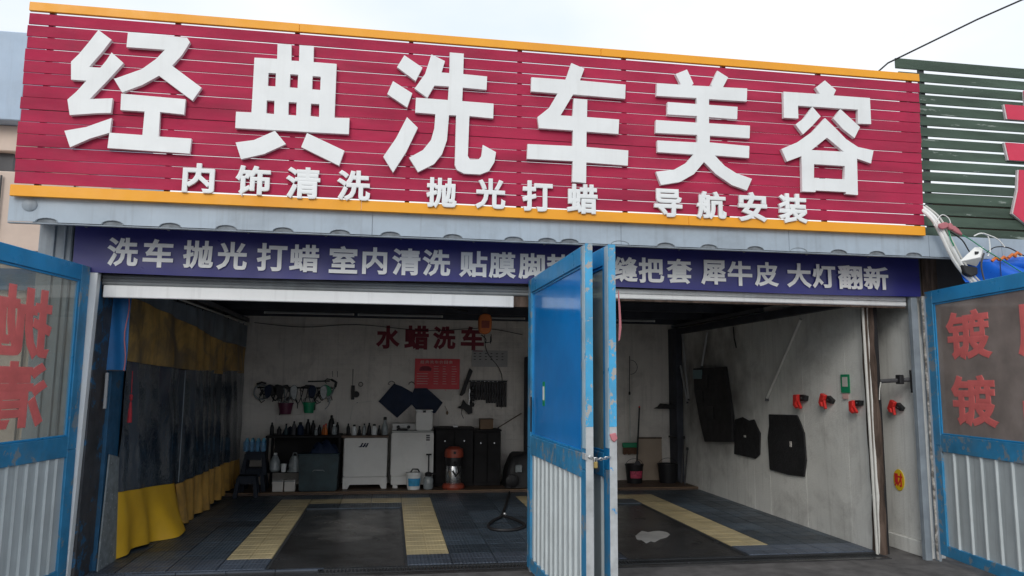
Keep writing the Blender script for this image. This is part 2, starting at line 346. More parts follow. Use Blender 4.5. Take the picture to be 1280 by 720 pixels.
# glyphs: outlines come from Blender's own built-in font
GC = {}
def glyph(ch, bold):
    key = (ch, bold)
    if key not in GC:
        cu = bpy.data.curves.new('g', 'FONT'); cu.body = ch; cu.extrude = .1; cu.bevel_depth = bold; cu.bevel_resolution = 0; cu.resolution_u = 3
        o = bpy.data.objects.new('g', cu); COL.objects.link(o)
        me = bpy.data.meshes.new_from_object(o.evaluated_get(bpy.context.evaluated_depsgraph_get()))
        vs = [tuple(v.co) for v in me.vertices]; fs = [list(p.vertices) for p in me.polygons]
        bpy.data.objects.remove(o); bpy.data.meshes.remove(me); bpy.data.curves.remove(cu)
        xs = [v[0] for v in vs]; ys = [v[1] for v in vs]
        GC[key] = (vs, fs, min(xs), max(xs), min(ys), max(ys))
    return GC[key]
def glyph_mb(ch, a0, a1, b0, b1, front, depth, bold=.03, T=None, fit=True, mirror=False):
    """letter filling [a0,a1] x [b0,b1] in the (x, z) plane, its face at y=front and its body going back by depth"""
    vs, fs, x0, x1, y0, y1 = glyph(ch, bold)
    if not fit:
        s = (b1-b0)/1.0; cx = (a0+a1)/2
        X = lambda x: cx+(x-.5)*s; Zf = lambda y: b0+(y+.12)*s
    else:
        X = lambda x: a0+(x-x0)/(x1-x0)*(a1-a0); Zf = lambda y: b0+(y-y0)/(y1-y0)*(b1-b0)
    if mirror: X0 = X; X = lambda x: a0+a1-X0(x)
    rise = min(.0015, depth*.3); out = []
    for x, y, z in vs:
        if z > .1001: d = front-rise*(z-.1)/max(bold, 1e-6)
        elif z > 0: d = front
        elif z > -.1001: d = front+depth
        else: d = front+depth+rise
        out.append((X(x), d, Zf(y)))
    return MB(T).add(out, fs)
def curve_letter(loops_, front, depth):
    """solid letter from closed outlines (holes included) in the (x, z) plane"""
    cu = bpy.data.curves.new('l', 'CURVE'); cu.dimensions = '2D'; cu.fill_mode = 'BOTH'; cu.extrude = depth/2
    for lp in loops_:
        sp = cu.splines.new('POLY'); sp.points.add(len(lp)-1); sp.use_cyclic_u = True
        for p, q in zip(sp.points, lp): p.co = (q[0], q[1], 0, 1)
    o = bpy.data.objects.new('l', cu); COL.objects.link(o)
    me = bpy.data.meshes.new_from_object(o.evaluated_get(bpy.context.evaluated_depsgraph_get()))
    vs = [(v.co.x, front+depth/2-v.co.z, v.co.y) for v in me.vertices]; fs = [list(p.vertices) for p in me.polygons]
    bpy.data.objects.remove(o); bpy.data.meshes.remove(me); bpy.data.curves.remove(cu)
    return MB().add(vs, fs)

# ------------------------------------------------------------------ setting: ground
XL, XR, YB, ZC = -2.78, 5.15, 6.0, 2.83       # bay interior
def structure(mb, name, m, **k):
    o = mb.build(name, m, None, **k); o['kind'] = 'structure'; return o
g = MB(); N = 60
def gx(t): return math.copysign(abs(t*2-1)**2.2*400, t*2-1)
g.grid(N, N, lambda u, v: (gx(u), gx(v)-5, -.022+.006*math.sin(u*900)*math.sin(v*700)))
structure(g, 'ground', 'asphalt')
structure(MB().box(XL, XR, .1, YB, -.03, -.008), 'garage_floor', 'pit')
structure(MB().prism(([(2.861,1.47),(2.925,1.58),(3.035,1.757),(3.083,1.669),(3.161,1.714),(3.247,1.732),(3.31,1.643),(3.295,1.51),(3.204,1.365),(3.09,1.278),(2.969,1.122),(2.94,1.173),(2.854,1.076),(2.859,1.244),(2.815,1.286)]), -.007, -.004, 'z'), 'dried_stain', 'pale_stain')

# ------------------------------------------------------------------ garage building
bld = thing('garage_building', 'low double garage of pale painted walls with grey steel fascia and a dark ceiling', 'garage')
bw = B('back_wall', 'back_wall', bld, XL-.1, 5.6, YB, YB+.15, -.03, ZC+.3, 0)
B('left_wall', 'left_wall', bld, XL-.15, XL, .36, YB-.002, -.03, ZC+.3, 0)
# right partition of upright panels
x = .30; pw = .455; k = 0
while x < YB-.02:
    x1 = min(x+pw-.004, YB-.004)
    MB().box(XR+random.uniform(0, .002), XR+.05, x, x1, -.025, ZC).build('wall_panel', 'side_wall', bld); x += pw
B('wall_backing', 'black', bld, XR+.0505, XR+.12, .3, YB-.003, -.025, ZC+.3, 0)
B('wall_head', 'ceiling', bld, XR, XR+.05, .3, YB-.003, ZC+.002, ZC+.3, 0)
B('outer_wall', 'side_wall', bld, 5.56, 5.72, .06, 1.2, .14, ZC+.3, .003)
B('wall_plinth', 'side_wall', bld, 5.535, 5.74, .05, 1.2, -.025, .137, .01)
B('store_wall', 'side_wall', bld, XR+.125, 5.555, 1.0, 1.12, -.02, ZC, 0)
B('ceiling', 'ceiling', bld, XL-.1, 5.9, .18, YB+.1, ZC+.302, ZC+.36, 0)
for yy in (1.1, 2.3, 3.5, 4.7, 5.8):
    B('ceiling_beam', 'ceiling', bld, XL, 5.15, yy, yy+.1, ZC-.0, ZC+.12, .004)
for xx in (-1.2, .3, 3.2, 4.6):
    B('ceiling_purlin', 'rafter', bld, xx, xx+.05, .3, YB-.01, ZC+.121, ZC+.17, .003)
for xx in [XL+.3+.33*i for i in range(24)]:
    TU('ceiling_rib', 'ceiling', bld, [(xx, .3, ZC+.29), (xx, YB-.01, ZC+.29)], .03, 6)
B('wall_rafter', 'rafter', bld, 5.08, 5.145, 2.6, 5.95, ZC-.06, ZC-.005, .004)
B('wall_rafter', 'ceiling', bld, 5.05, 5.145, .3, 5.98, ZC-.19, ZC-.09, .004)
B('wall_rafter', 'rafter', bld, XL+.34, XL+.40, .6, 5.98, ZC-.10, ZC-.04, .004)
# lettering painted on the back wall
WT = YB-.004
for ch, q in (('水', (-0.27,0.142,2.314,2.717)), ('蜡', (0.217,0.641,2.308,2.728)), ('洗', (0.71,1.111,2.316,2.723)), ('车', (1.203,1.614,2.309,2.733))):
    glyph_mb(ch, *q, WT, .0035, .04).build('painted_character', 'maroon', bw)
# step along the back with a pale nosing
B('step', 'board', bld, XL+.01, 5.14, 5.01, YB-.003, -.02, .045, .004)
MB().tube([(XL+.02, 4.99, .044), (5.13, 5.0, .044)], .008, 6).build('step_nosing', 'brown_box', bld)
# facade: corner posts, rails
cp = B('corner_post', 'steel_post', bld, -3.14, -2.86, .0, .30, -.02, 3.26, .01)
for xx in (-3.02, -2.93): B('post_rib', 'steel_post', cp, xx, xx+.02, -.02, -.001, -.02, 3.2, .004)
B('post_web', 'steel_post', bld, -2.86, -2.80, .03, .3, -.02, 3.2, .004)
MB().prism([(-2.775,-.02),(-2.675,-.02),(-2.618,2.70),(-2.70,2.70)], -.02, .06).build('guide_rail', 'white_rail', bld, bevel=.004)
MB().prism([(-2.74,-.02),(-2.648,-.02),(-2.620,2.70),(-2.71,2.70)], .062, .46).build('side_post', mat('rusty_post', (.05,.053,.06), .6, var=.4, vscale=5, peel=.56, pcol=(.025,.11,.22), pscale=4, grime=.7, gcol=(.08,.06,.05)), bld, bevel=.004)
MB().prism([(-2.73,-.02),(-2.612,-.02),(-2.600,2.70),(-2.71,2.70)], 0.462, .80).build('side_post', 'blue_dull', bld, bevel=.004)
MB().prism([(.43,-.02),(.90,-.02),(.78,1.0),(.52,1.05)], -2.60, -2.585, 'x').build('flashing', 'clear_grey', bld, bevel=.003)
B('guide_rail', 'steel_post', bld, 5.46, 5.535, -.01, .05, -.02, 2.70, .004)
B('guide_rail', 'steel_post', bld, 5.57, 5.60, -.06, .0, -.02, 2.70, .003)
MB().tube(loops(0, 2.7, 26, lambda t: (5.562+random.uniform(-.006,.006), -.05, t)), [random.uniform(.008,.016) for _ in range(27)], 6).build('weather_strip', mat('frayed_strip', (.42,.40,.37), .8, var=.5, vscale=25, col2=(.12,.11,.1)), bld)
rp = MB().tube(loops(-.02, 2.80, 14, lambda t: (5.205+.012*math.sin(t*2.1), .36, t)), [.075+random.uniform(-.008,.008) for _ in range(15)], 9)
rp.build('timber_post', 'wood', bld, smooth=True)
TU("white_pole", "pipe_white", bld, [(5.075, .265, 2.64), (5.10, .262, -.01)], .015, 8)
B('middle_post', 'steel_post', bld, 1.345, 1.43, .03, .13, -.02, 2.69, .004)
B('dark_post', 'ceiling', bld, 2.33, 2.50, 5.6, 5.95, .046, 2.2, .004)
# roller housings
for zz, dz, m_ in ((2.605, .095, 'shutter'),):
    for k in range(3): MB().prism([(.10,zz+k*.032),(.085,zz+k*.032+.012),(.10,zz+k*.032+.030),(.13,zz+k*.032+.030),(.13,zz+k*.032)], -2.615, 1.342, 'x').build('shutter_slat', 'shutter', bld)
B('shutter_bottom_bar', 'white_rail', bld, -2.60, 1.18, .08, .12, 2.487, 2.600, .006)
B('bar_end', 'wood', bld, 1.182, 1.342, .082, .118, 2.492, 2.597, .004)
for k, zz in enumerate((2.600, 2.655)):
    MB().prism([(.07,zz),(.06,zz+.010),(.06,zz+.042),(.075,zz+.052),(.12,zz+.052),(.12,zz)], 1.44, 5.455, 'x').build('shutter_slat', 'white_rail', bld, bevel=.003)
B('bottom_trim', 'wood', bld, 1.44, 5.45, .075, .11, 2.58, 2.597, .003)
B('lintel', 'dark_metal', bld, -2.80, 5.60, .0, .17, 2.715, 3.16, 0)
B('lintel_end', 'wood', bld, 5.62, 5.80, .0, .1, 2.3, 3.15, .006)
B('end_panel', 'dark_metal', bld, 5.81, 8.6, .1, .16, -.02, 3.153, 0)
# awning soffit and fascia with notches where the corrugated sheet ends
B('soffit', 'soffit', bld, -3.16, 8.6, -.46, .30, 3.155, 3.175, 0)
FB = 3.045
xs = [-2.87,3.098, -2.357,3.086, -1.897,3.071, -1.439,3.07, -0.964,3.061, -0.479,3.06, -0.038,3.056, 0.52,3.056, 1.078,3.064, 1.392,3.061, 1.605,3.069, 2.09,3.065, 2.539,3.067, 2.972,3.068, 3.446,3.063, 3.897,3.064, 4.323,3.064, 4.738,3.063, 5.144,3.061][::2]
ends = [-3.17, -.2, 2.1, 3.8, 5.32, 6.15, 8.6]
for a, b in zip(ends, ends[1:]):
    poly = [(a+.002, FB)]
    for c in xs:
        if a < c-.12 and c+.12 < b:
            wd = random.uniform(.08, .088); ht = random.uniform(.030, .036)
            poly += [(c+wd*math.cos(t), FB+ht*math.sin(t)) for t in [PI-PI*i/8 for i in range(9)]]
    poly += [(b-.002, FB), (b-.002, 3.262), (a+.002, 3.262)]
    MB().prism(poly, -.503, -.497).build('fascia_sheet', 'fascia', bld)
for c in xs:
    MB().prism([(c+.11*math.cos(PI*i/8), FB-.004+.052*math.sin(PI*i/8)) for i in range(9)], -.494, -.47).build('roof_roll', 'roof_end', bld)
    TU('roll_rim', 'steel_post', bld, [(c+.088*math.cos(PI*i/8), -.5035, FB+.036*math.sin(PI*i/8)) for i in range(9)], .004, 5)
B('fascia_lip', 'steel_post', bld, -3.17, 8.6, -.499, -.46, FB-.016, FB-.005, .002)
B('awning_beam', 'fascia', bld, -3.16, 8.6, -.492, -.465, 3.10, 3.258, 0)
LA('fascia_dent', 'steel_post', bld, [(.0,0),(.055,.0),(.06,.006),(.045,.012),(.0,.014)], (0,0,0), 14, T=lambda p: (-3.01+p[0], -.503-p[2], 3.185+p[1]*.9))

# ------------------------------------------------------------------ main signboard
SY = -.55
sg = thing('shop_signboard', 'long crimson slatted shop signboard with big white Chinese characters and yellow edge boards', 'signboard', (1.05, SY, 3.25))
z0 = 3.352; pitch = (4.848-z0)/14
for k in range(14):
    g_ = 1.7 if k > 11 else 1
    a, b = z0+k*pitch+g_*random.uniform(.002,.004), z0+(k+1)*pitch-g_*random.uniform(.002,.004)
    dl, dr = random.uniform(-.012,.008), random.uniform(-.004,.004)
    cuts = sorted([-3.13+dl, 5.245+dr+.003*k])
    for c0, c1 in zip(cuts, cuts[1:]):
        j = random.uniform(-.0015,.0015)
        MB().add([(c0+.001,SY,a+j),(c1-.001,SY,a-j),(c1-.001,SY+.012,a-j),(c0+.001,SY+.012,a+j),(c0+.001,SY,b+j),(c1-.001,SY,b-j),(c1-.001,SY+.012,b-j),(c0+.001,SY+.012,b+j)],
                 [(3,2,1,0),(4,5,6,7),(0,1,5,4),(1,2,6,5),(2,3,7,6),(3,0,4,7)]).build('slat', 'crimson', sg, bevel=.0015)
for (c0, c1) in ((-3.145, -.3), (-.298, 2.75), (2.752, 5.245)):
    B('edge_board', 'yellow', sg, c0, c1, SY-.012, SY+.02, 3.245, 3.340, .003)
for (c0, c1) in ((-3.13, -.9), (-.898, 1.9), (1.902, 5.285)):
    B('edge_board', 'yellow', sg, c0, c1, SY-.012, SY+.02, 4.862, 4.94, .003)
for k in range(9):
    xx = -2.98+k*1.02
    B('upright', 'dark_metal', sg, xx, xx+.04, SY+.022, SY+.062, 3.263, 4.93, 0)
B('back_rail', 'dark_metal', sg, -3.1, 5.2, SY+.064, SY+.10, 4.02, 4.06, 0)
LF = SY-.045; LD = .038
BIG = {
 '经': [[[(-2.556,4.717),(-2.445,4.639),(-2.513,4.522),(-2.606,4.381),(-2.516,4.382),(-2.476,4.445),(-2.437,4.525),(-2.335,4.438),(-2.448,4.277),(-2.58,4.099),(-2.4,4.119),(-2.405,3.99),(-2.521,3.979),(-2.725,3.949),(-2.753,4.083),(-2.691,4.153),(-2.617,4.259),(-2.738,4.259),(-2.75,4.417),(-2.693,4.49),(-2.629,4.593)]],
        [[(-2.395,3.945),(-2.402,3.816),(-2.552,3.756),(-2.701,3.671),(-2.755,3.81),(-2.59,3.853)]],
        [[(-2.319,4.719),(-1.836,4.709),(-1.809,4.671),(-1.868,4.548),(-1.943,4.445),(-1.69,4.265),(-1.758,4.143),(-2.043,4.347),(-2.174,4.253),(-2.329,4.176),(-2.401,4.29),(-2.184,4.396),(-2.077,4.495),(-2.009,4.585),(-2.322,4.583)]],
        [[(-2.335,4.165),(-1.814,4.152),(-1.819,4.014),(-2.014,4.024),(-2.012,3.807),(-1.746,3.805),(-1.753,3.671),(-2.41,3.682),(-2.404,3.816),(-2.142,3.812),(-2.138,4.02),(-2.331,4.02)]]],
 '典': [[[(-1.075,4.718),(-0.956,4.721),(-0.951,4.57),(-0.884,4.572),(-0.887,4.721),(-0.763,4.722),(-0.76,4.572),(-0.558,4.571),(-0.558,4.071),(-0.428,4.076),(-0.428,3.927),(-1.393,3.922),(-1.394,4.069),(-1.265,4.071),(-1.265,4.573),(-1.072,4.577)],
         [(-1.14,4.442),(-1.076,4.443),(-1.075,4.322),(-1.14,4.321)], [(-0.954,4.444),(-0.886,4.445),(-0.886,4.321),(-0.954,4.322)], [(-0.762,4.442),(-0.691,4.441),(-0.691,4.317),(-0.762,4.319)],
         [(-1.142,4.189),(-1.077,4.19),(-1.075,4.069),(-1.141,4.072)], [(-0.957,4.187),(-0.888,4.188),(-0.887,4.069),(-0.955,4.07)], [(-0.765,4.186),(-0.693,4.187),(-0.691,4.069),(-0.765,4.072)]],
        [[(-1.06,3.918),(-0.962,3.804),(-1.142,3.704),(-1.33,3.646),(-1.383,3.793),(-1.231,3.824)]], [[(-0.788,3.915),(-0.461,3.774),(-0.502,3.635),(-0.832,3.785)]]],
 '洗': [[[(0.04,4.701),(0.206,4.596),(0.147,4.464),(-0.023,4.583)]], [[(-0.055,4.448),(0.12,4.346),(0.078,4.209),(-0.103,4.322)]], [[(0.079,4.119),(0.178,4.026),(0.079,3.793),(-0.031,3.599),(-0.121,3.739),(-0.013,3.917)]],
        [[(0.285,4.729),(0.41,4.675),(0.38,4.563),(0.453,4.563),(0.453,4.762),(0.582,4.761),(0.58,4.563),(0.802,4.557),(0.798,4.428),(0.578,4.433),(0.575,4.304),(0.865,4.3),(0.863,4.158),(0.643,4.166),(0.635,3.789),(0.655,3.758),(0.732,3.761),(0.759,3.796),(0.77,3.902),(0.893,3.841),(0.879,3.746),(0.83,3.659),(0.748,3.623),(0.603,3.623),(0.539,3.653),(0.518,3.698),(0.522,4.164),(0.457,4.163),(0.443,3.927),(0.401,3.794),(0.331,3.697),(0.19,3.615),(0.107,3.743),(0.229,3.821),(0.299,3.918),(0.327,4.032),(0.333,4.164),(0.151,4.167),(0.155,4.307),(0.445,4.305),(0.45,4.435),(0.318,4.433),(0.258,4.314),(0.14,4.391),(0.231,4.537)]]],
 '车': [[[(1.601,4.751),(1.727,4.705),(1.684,4.585),(2.131,4.577),(2.125,4.436),(1.618,4.443),(1.497,4.23),(1.612,4.231),(1.624,4.404),(1.755,4.403),(1.751,4.231),(2.064,4.228),(2.055,4.085),(1.746,4.089),(1.744,3.94),(2.151,3.931),(2.144,3.783),(1.743,3.791),(1.74,3.594),(1.607,3.601),(1.613,3.797),(1.181,3.794),(1.186,3.935),(1.612,3.941),(1.616,4.092),(1.292,4.094),(1.278,4.199),(1.386,4.294),(1.468,4.442),(1.215,4.443),(1.218,4.581),(1.545,4.582)]]],
 '美': [[[(2.751,4.777),(2.815,4.638),(2.794,4.618),(3.007,4.624),(2.993,4.641),(3.063,4.789),(3.173,4.728),(3.117,4.624),(3.368,4.63),(3.36,4.497),(2.969,4.494),(2.967,4.435),(3.262,4.435),(3.254,4.309),(2.964,4.312),(2.963,4.25),(3.385,4.253),(3.376,4.126),(2.97,4.127),(2.964,4.059),(3.372,4.047),(3.364,3.927),(3.015,3.933),(3.065,3.88),(3.114,3.833),(3.225,3.77),(3.388,3.721),(3.332,3.604),(3.18,3.649),(3.02,3.749),(2.902,3.861),(2.798,3.737),(2.656,3.652),(2.467,3.613),(2.42,3.74),(2.599,3.769),(2.72,3.841),(2.797,3.93),(2.439,3.932),(2.437,4.046),(2.84,4.051),(2.84,4.126),(2.422,4.12),(2.428,4.247),(2.842,4.248),(2.842,4.314),(2.543,4.31),(2.547,4.434),(2.843,4.434),(2.842,4.495),(2.438,4.488),(2.444,4.616),(2.686,4.618),(2.634,4.721)]]],
 '容': [[[(4.202,4.775),(4.318,4.683),(4.289,4.625),(4.687,4.626),(4.685,4.354),(4.54,4.349),(4.548,4.495),(3.899,4.492),(3.898,4.36),(3.745,4.358),(3.751,4.625),(4.141,4.629),(4.097,4.692)]],
        [[(4.053,4.492),(4.139,4.397),(4.04,4.292),(3.94,4.2),(3.865,4.295),(3.958,4.368)]], [[(4.356,4.488),(4.56,4.315),(4.495,4.197),(4.373,4.282),(4.274,4.385)]],
        [[(4.184,4.383),(4.287,4.291),(4.401,4.181),(4.527,4.107),(4.696,4.082),(4.66,3.946),(4.51,3.987),(4.5,3.616),(4.371,3.62),(4.372,3.64),(4.048,3.64),(4.048,3.624),(3.908,3.623),(3.915,3.979),(3.759,3.915),(3.705,4.037),(3.883,4.119),(4.037,4.23)],
         [(4.196,4.183),(4.372,4.05),(4.024,4.046)], [(4.044,3.905),(4.375,3.904),(4.362,3.769),(4.037,3.76)]]],
}
for ch, pieces in BIG.items():
    mb = MB()
    for pc in pieces:
        q = curve_letter(pc, LF, LD); mb.add(q.v, q.f)
    mb.build('large_character', 'letter', sg)
SMALL = [('内',(-1.801,-1.542,3.335,3.594)),('饰',(-1.37,-1.079,3.321,3.598)),('清',(-0.95,-0.659,3.327,3.607)),('洗',(-0.515,-0.226,3.327,3.602)),
 ('抛',(0.269,0.542,3.298,3.577)),('光',(0.708,0.986,3.311,3.593)),('打',(1.142,1.426,3.308,3.595)),('蜡',(1.562,1.852,3.305,3.585)),
 ('导',(2.403,2.68,3.312,3.582)),('航',(2.824,3.122,3.308,3.58)),('安',(3.244,3.54,3.303,3.594)),('装',(3.655,3.966,3.304,3.599))]
for ch, q in SMALL: glyph_mb(ch, *q, SY-.035, .026, .032).build('small_character', 'letter', sg)

# ------------------------------------------------------------------ blue banner
bn = thing('blue_banner', 'long dark blue vinyl banner with pale Chinese service names under the awning', 'banner', (1.3, -.03, 2.70))
def bnz(u, v):
    x = -2.83+8.39*u; return (x, -.03-.004*math.sin(x*5+v*2)-.003*math.sin(x*17)-(.004 if .1 < v < .9 else 0)*math.sin(x*2.3), 2.700+.012*math.sin(x*1.1)*(1-v)+.415*v)
MB().grid(160, 6, bnz).build('banner_sheet', 'banner', bn, smooth=True)
for x_ in [-2.75+i*.7 for i in range(12)]: B('clip', 'soffit', bn, x_, x_+.02, -.045, -.02, 3.10, 3.13, .002)
BT = [('洗',-2.546,-2.284,2.757,3.019),('车',-2.243,-1.983,2.757,3.018),('抛',-1.900,-1.636,2.757,3.018),('光',-1.608,-1.340,2.756,3.017),('打',-1.255,-0.983,2.756,3.017),('蜡',-0.961,-0.693,2.756,3.016),('室',-0.601,-0.340,2.756,3.016),('内',-0.295,-0.064,2.756,3.015),('清',-0.018,0.250,2.756,3.015),('洗',0.269,0.537,2.756,3.014),('贴',0.622,0.895,2.756,3.014),('膜',0.910,1.178,2.755,3.013),('脚',1.202,1.465,2.755,3.013),('垫',1.485,1.756,2.755,3.012),('包',1.837,2.100,2.755,3.012),('缝',2.157,2.415,2.755,3.011),('把',2.423,2.692,2.755,3.011),('套',2.717,2.990,2.755,3.011),('犀',3.084,3.352,2.755,3.010),('牛',3.369,3.640,2.754,3.010),('皮',3.666,3.932,2.754,3.009),('大',4.021,4.299,2.754,3.009),('灯',4.308,4.571,2.754,3.008),('翻',4.598,4.879,2.754,3.008),('新',4.892,5.181,2.754,3.007)]
for ch, a, b, c, d in BT: glyph_mb(ch, a, b, c, d, -.0455, .003, .03).build('printed_character', 'banner_text', bn)

# ------------------------------------------------------------------ green neighbour signboard
gs = thing('neighbour_signboard', 'weathered dark green slatted signboard beyond the right end of the crimson one', 'signboard', (6.9, -.40, 3.2))
for k in range(15):
    a = 3.262+k*.1187; xl = 5.12 if k > 14 else 5.15
    for c0, c1 in ((xl+random.uniform(-.01,.01), 7.3), (7.303, 8.6)):
        if a+.1 > 5.16: continue
        B('slat', 'green', gs, c0, c1, -.42, -.403, a+random.uniform(0,.004), a+(.096 if k > 3 else .103), .002)
B('slat', 'green', gs, 5.13, 8.6, -.42, -.403, 5.055, 5.165, .002)
for xx in (5.42, 6.9, 8.3): B('upright', 'dark_metal', gs, xx, xx+.05, -.40, -.36, 3.178, 5.10, 0)
B('backing_board', 'beige_wall', gs, 5.5, 8.5, -.345, -.33, 3.178, 3.75, 0)
for nm, q in (('a', [(6.38,4.57),(8.3,4.56),(8.3,4.73),(6.36,4.73)]), ('b', [(6.36,4.12),(8.2,4.12),(8.2,4.30),(6.33,4.31)]),
              ('c', [(6.47,4.02),(6.72,4.02),(6.68,3.70),(6.62,3.35),(6.36,3.545),(6.44,3.80)]), ('d', [(6.60,4.74),(6.78,4.74),(6.78,4.90),(6.60,4.90)])):
    r_ = MB().prism([(p[0]-.012*(1 if p[0] < 6.6 else -1), p[1]+(.0)) for p in q], -.449, -.423).build('letter_stroke', 'letter_rim', gs)
    MB().prism([(p[0]+.004, p[1]) for p in q], -.455, -.4495).build('stroke_face', 'red_letter', r_)

# ------------------------------------------------------------------ gate leaves
def gate(label, h, e, ln, up_mat, low_mat, pane_kind, cap=True, ribs=.21, side=-1, top_mat='blue_top'):
    """h hinge, e a point towards the free edge; side -1/+1 = which face the ribs and letters lie on"""
    hv, ev = Vector((*h, 0)), Vector((*e, 0)); d = (ev-hv).normalized(); n = Vector((-d.y, d.x, 0))
    T = lambda p: tuple(hv+d*p[0]+n*p[1]+Vector((0,0,p[2])))
    g = thing('gate_leaf', label, 'gate', (h[0], h[1], 0), 'tall blue steel gate leaves standing open')
    t = .025; z0, z1 = .05, 2.745
    for (a, b) in ((0, .13), (ln-.13, ln)):
        s = B('stile', up_mat, g, a, b, -t, t, 1.15, z1, .004, T); s = B('stile', low_mat, g, a, b, -t, t, z0, 1.148, .004, T)
    B('rail', top_mat, g, .131, ln-.131, -t, t, 2.61, z1, .004, T)
    B('rail', low_mat, g, .131, ln-.131, -t, t, 1.09, 1.26, .004, T)
    B('rail', low_mat, g, .131, ln-.131, -t, t, z0, .16, .004, T)
    bd = [(.132, .150, 1.262, 2.608), (ln-.150, ln-.132, 1.262, 2.608), (.151, ln-.151, 1.262, 1.278), (.151, ln-.151, 2.592, 2.608)]
    for a, b, c, f in bd: B('bead', top_mat if pane_kind != 'x' else low_mat, g, a, b, -.014, .014, c, f, .002, T)
    B('pane', pane_kind, g, .140, ln-.140, -.004, .004, 1.268, 2.602, 0, T)
    # corrugated lower sheet, one folded profile with depth
    prof = []; s = .125
    while s < ln-.14:
        w_ = ribs+random.uniform(-.01,.01)
        prof += [(s, 0), (s+w_*.80, 0), (s+w_*.86, .016), (s+w_*.94, .016)]; s += w_
    prof = [p for p in prof if p[0] < ln-.13]+[(ln-.128, 0)]
    mb = MB(T); vs = []; fs = []
    for a, b in prof: vs += [(a, side*(.004+b), .155), (a, side*(.004+b), 1.10), (a, side*(.003+b)-side*.002, .155), (a, side*(.003+b)-side*.002, 1.10)]
    for i in range(len(prof)-1):
        k = i*4; fs += [(k, k+4, k+5, k+1), (k+2, k+3, k+7, k+6)]
    mb.add(vs, fs).build('corrugated_sheet', 'corrugated', g)
    if cap:
        B('edge_strip', 'edge_blue', g, ln+.001, ln+.006, -t-.002, t+.002, 1.45, z1, .001, T); B('edge_strip', 'bare_edge', g, ln+.001, ln+.006, -t-.002, t+.002, z0, 1.449, .001, T)
        B('stile_facing', 'pale_stile', g, ln-.075, ln-.002, side*(t+.001), side*(t+.005), 1.30, z1-.01, .001, T)
    for zz in (.45, 1.5, 2.4): TU('hinge_barrel', low_mat, g, [(-.012, 0, zz-.06), (-.012, 0, zz+.06)], .013, 8, T)
    return g, T
gl, TL = gate('blue gate leaf at far left with mirrored red characters on its dirty glass', (-2.70,-.03), (-3.0,-2.01), 2.0, 'blue_worn', 'blue_worn', 'glass', side=1, ribs=.125)
for ch, a, b, c, d in (('抛', .47, 1.16, 1.90, 2.46), ('光', 1.24, 1.80, 1.90, 2.46), ('清', .46, 1.15, 1.37, 1.88), ('洗', 1.24, 1.80, 1.37, 1.88)):
    glyph_mb(ch, a, b, c, d, -.0085, .004, .032, lambda p: TL((p[0], -p[1], p[2]))).build('red_character', 'gate_text', gl)
ga, TA = gate('middle gate leaf with a glossy blue upper panel and padlocked free edge', (1.33,-.03), (1.375,-2.01), 2.0, 'blue_worn', 'blue_worn', 'blue_panel', ribs=.155, side=-1)
gb, TB = gate('glazed middle gate leaf mostly hidden behind the one with the blue panel', (1.44,-.03), (1.545,-2.01), 2.0, 'blue_top', 'blue_worn', 'glass_dusty', side=-1)
gr, TR = gate('blue gate leaf at far right with red characters on a brown pane', (5.615,-.05), (5.43,-1.5), 2.2, 'blue_worn', 'blue_worn', 'glass_brown', side=-1, cap=False)
for ch, a, b, c, d in (('镀', .31, .99, 2.01, 2.49), ('膜', 1.33, 1.98, 2.01, 2.49), ('镀', .33, 1.01, 1.37, 1.86), ('晶', 1.335, 1.98, 1.37, 1.86)):
    glyph_mb(ch, a, b, c, d, -.0085, .004, .032, TR).build('red_character', 'gate_text', gr)
# sticker, latch and padlock on the leaf with the blue panel
B('sticker', 'green_plastic', ga, .555, .64, -.0065, -.0045, 1.55, 1.76, 0, TA)
B('sticker_print', 'letter', ga, .57, .625, -.0085, -.007, 1.60, 1.72, 0, TA)
B('hasp', 'bare_edge', ga, 1.94, 2.03, -.036, -.029, 1.225, 1.27, .002, TA)
TU('stay_rod', 'black', ga, [(.20, -.034, 1.30), (.20, -.034, 1.62)], .008, 6, TA)
pk = thing('padlock', 'small brass padlock hanging with its chain from the free edges of the middle gate leaves', 'padlock', (1.41, -2.04, 1.24))
B('lock_body', mat('brass', (.45,.33,.12), .35, metal=.8), pk, 1.40, 1.425, -2.065, -2.045, 1.17, 1.215, .004)
TU('shackle', 'chrome', pk, [(1.404,-2.055,1.213)]+[(1.4125-.0085*math.cos(PI*i/6), -2.055, 1.228+.012*math.sin(PI*i/6)) for i in range(7)]+[(1.421,-2.055,1.213)], .003, 6)
for k in range(8):
    x_ = 1.375+k*.019
    TU('chain_link', 'chrome', pk, [(x_+.014*math.cos(2*PI*i/8), -2.05+(.005 if k % 2 else -.005)*math.sin(2*PI*i/8), 1.245-.014*math.sin(PI*k/7)+(.004 if k % 2 else .009)*math.sin(2*PI*i/8)) for i in range(9)], .0032, 5)
pk2 = thing('rag', 'red and pink rag strip tied near the latch of the right middle gate leaf', 'rag', (1.545, -2.045, 1.36))
MB().prism([(1.515,1.40),(1.56,1.41),(1.575,1.37),(1.55,1.345),(1.53,1.36)], -2.05, -2.035).build('knot', 'pink', pk2, bevel=.004)
MB().prism([(1.60,2.40),(1.607,2.42),(1.618,2.30),(1.625,2.15),(1.612,2.06),(1.60,2.05),(1.606,2.2)], -2.0, -1.995).build('rag_tail', 'pink', pk2, bevel=.001)

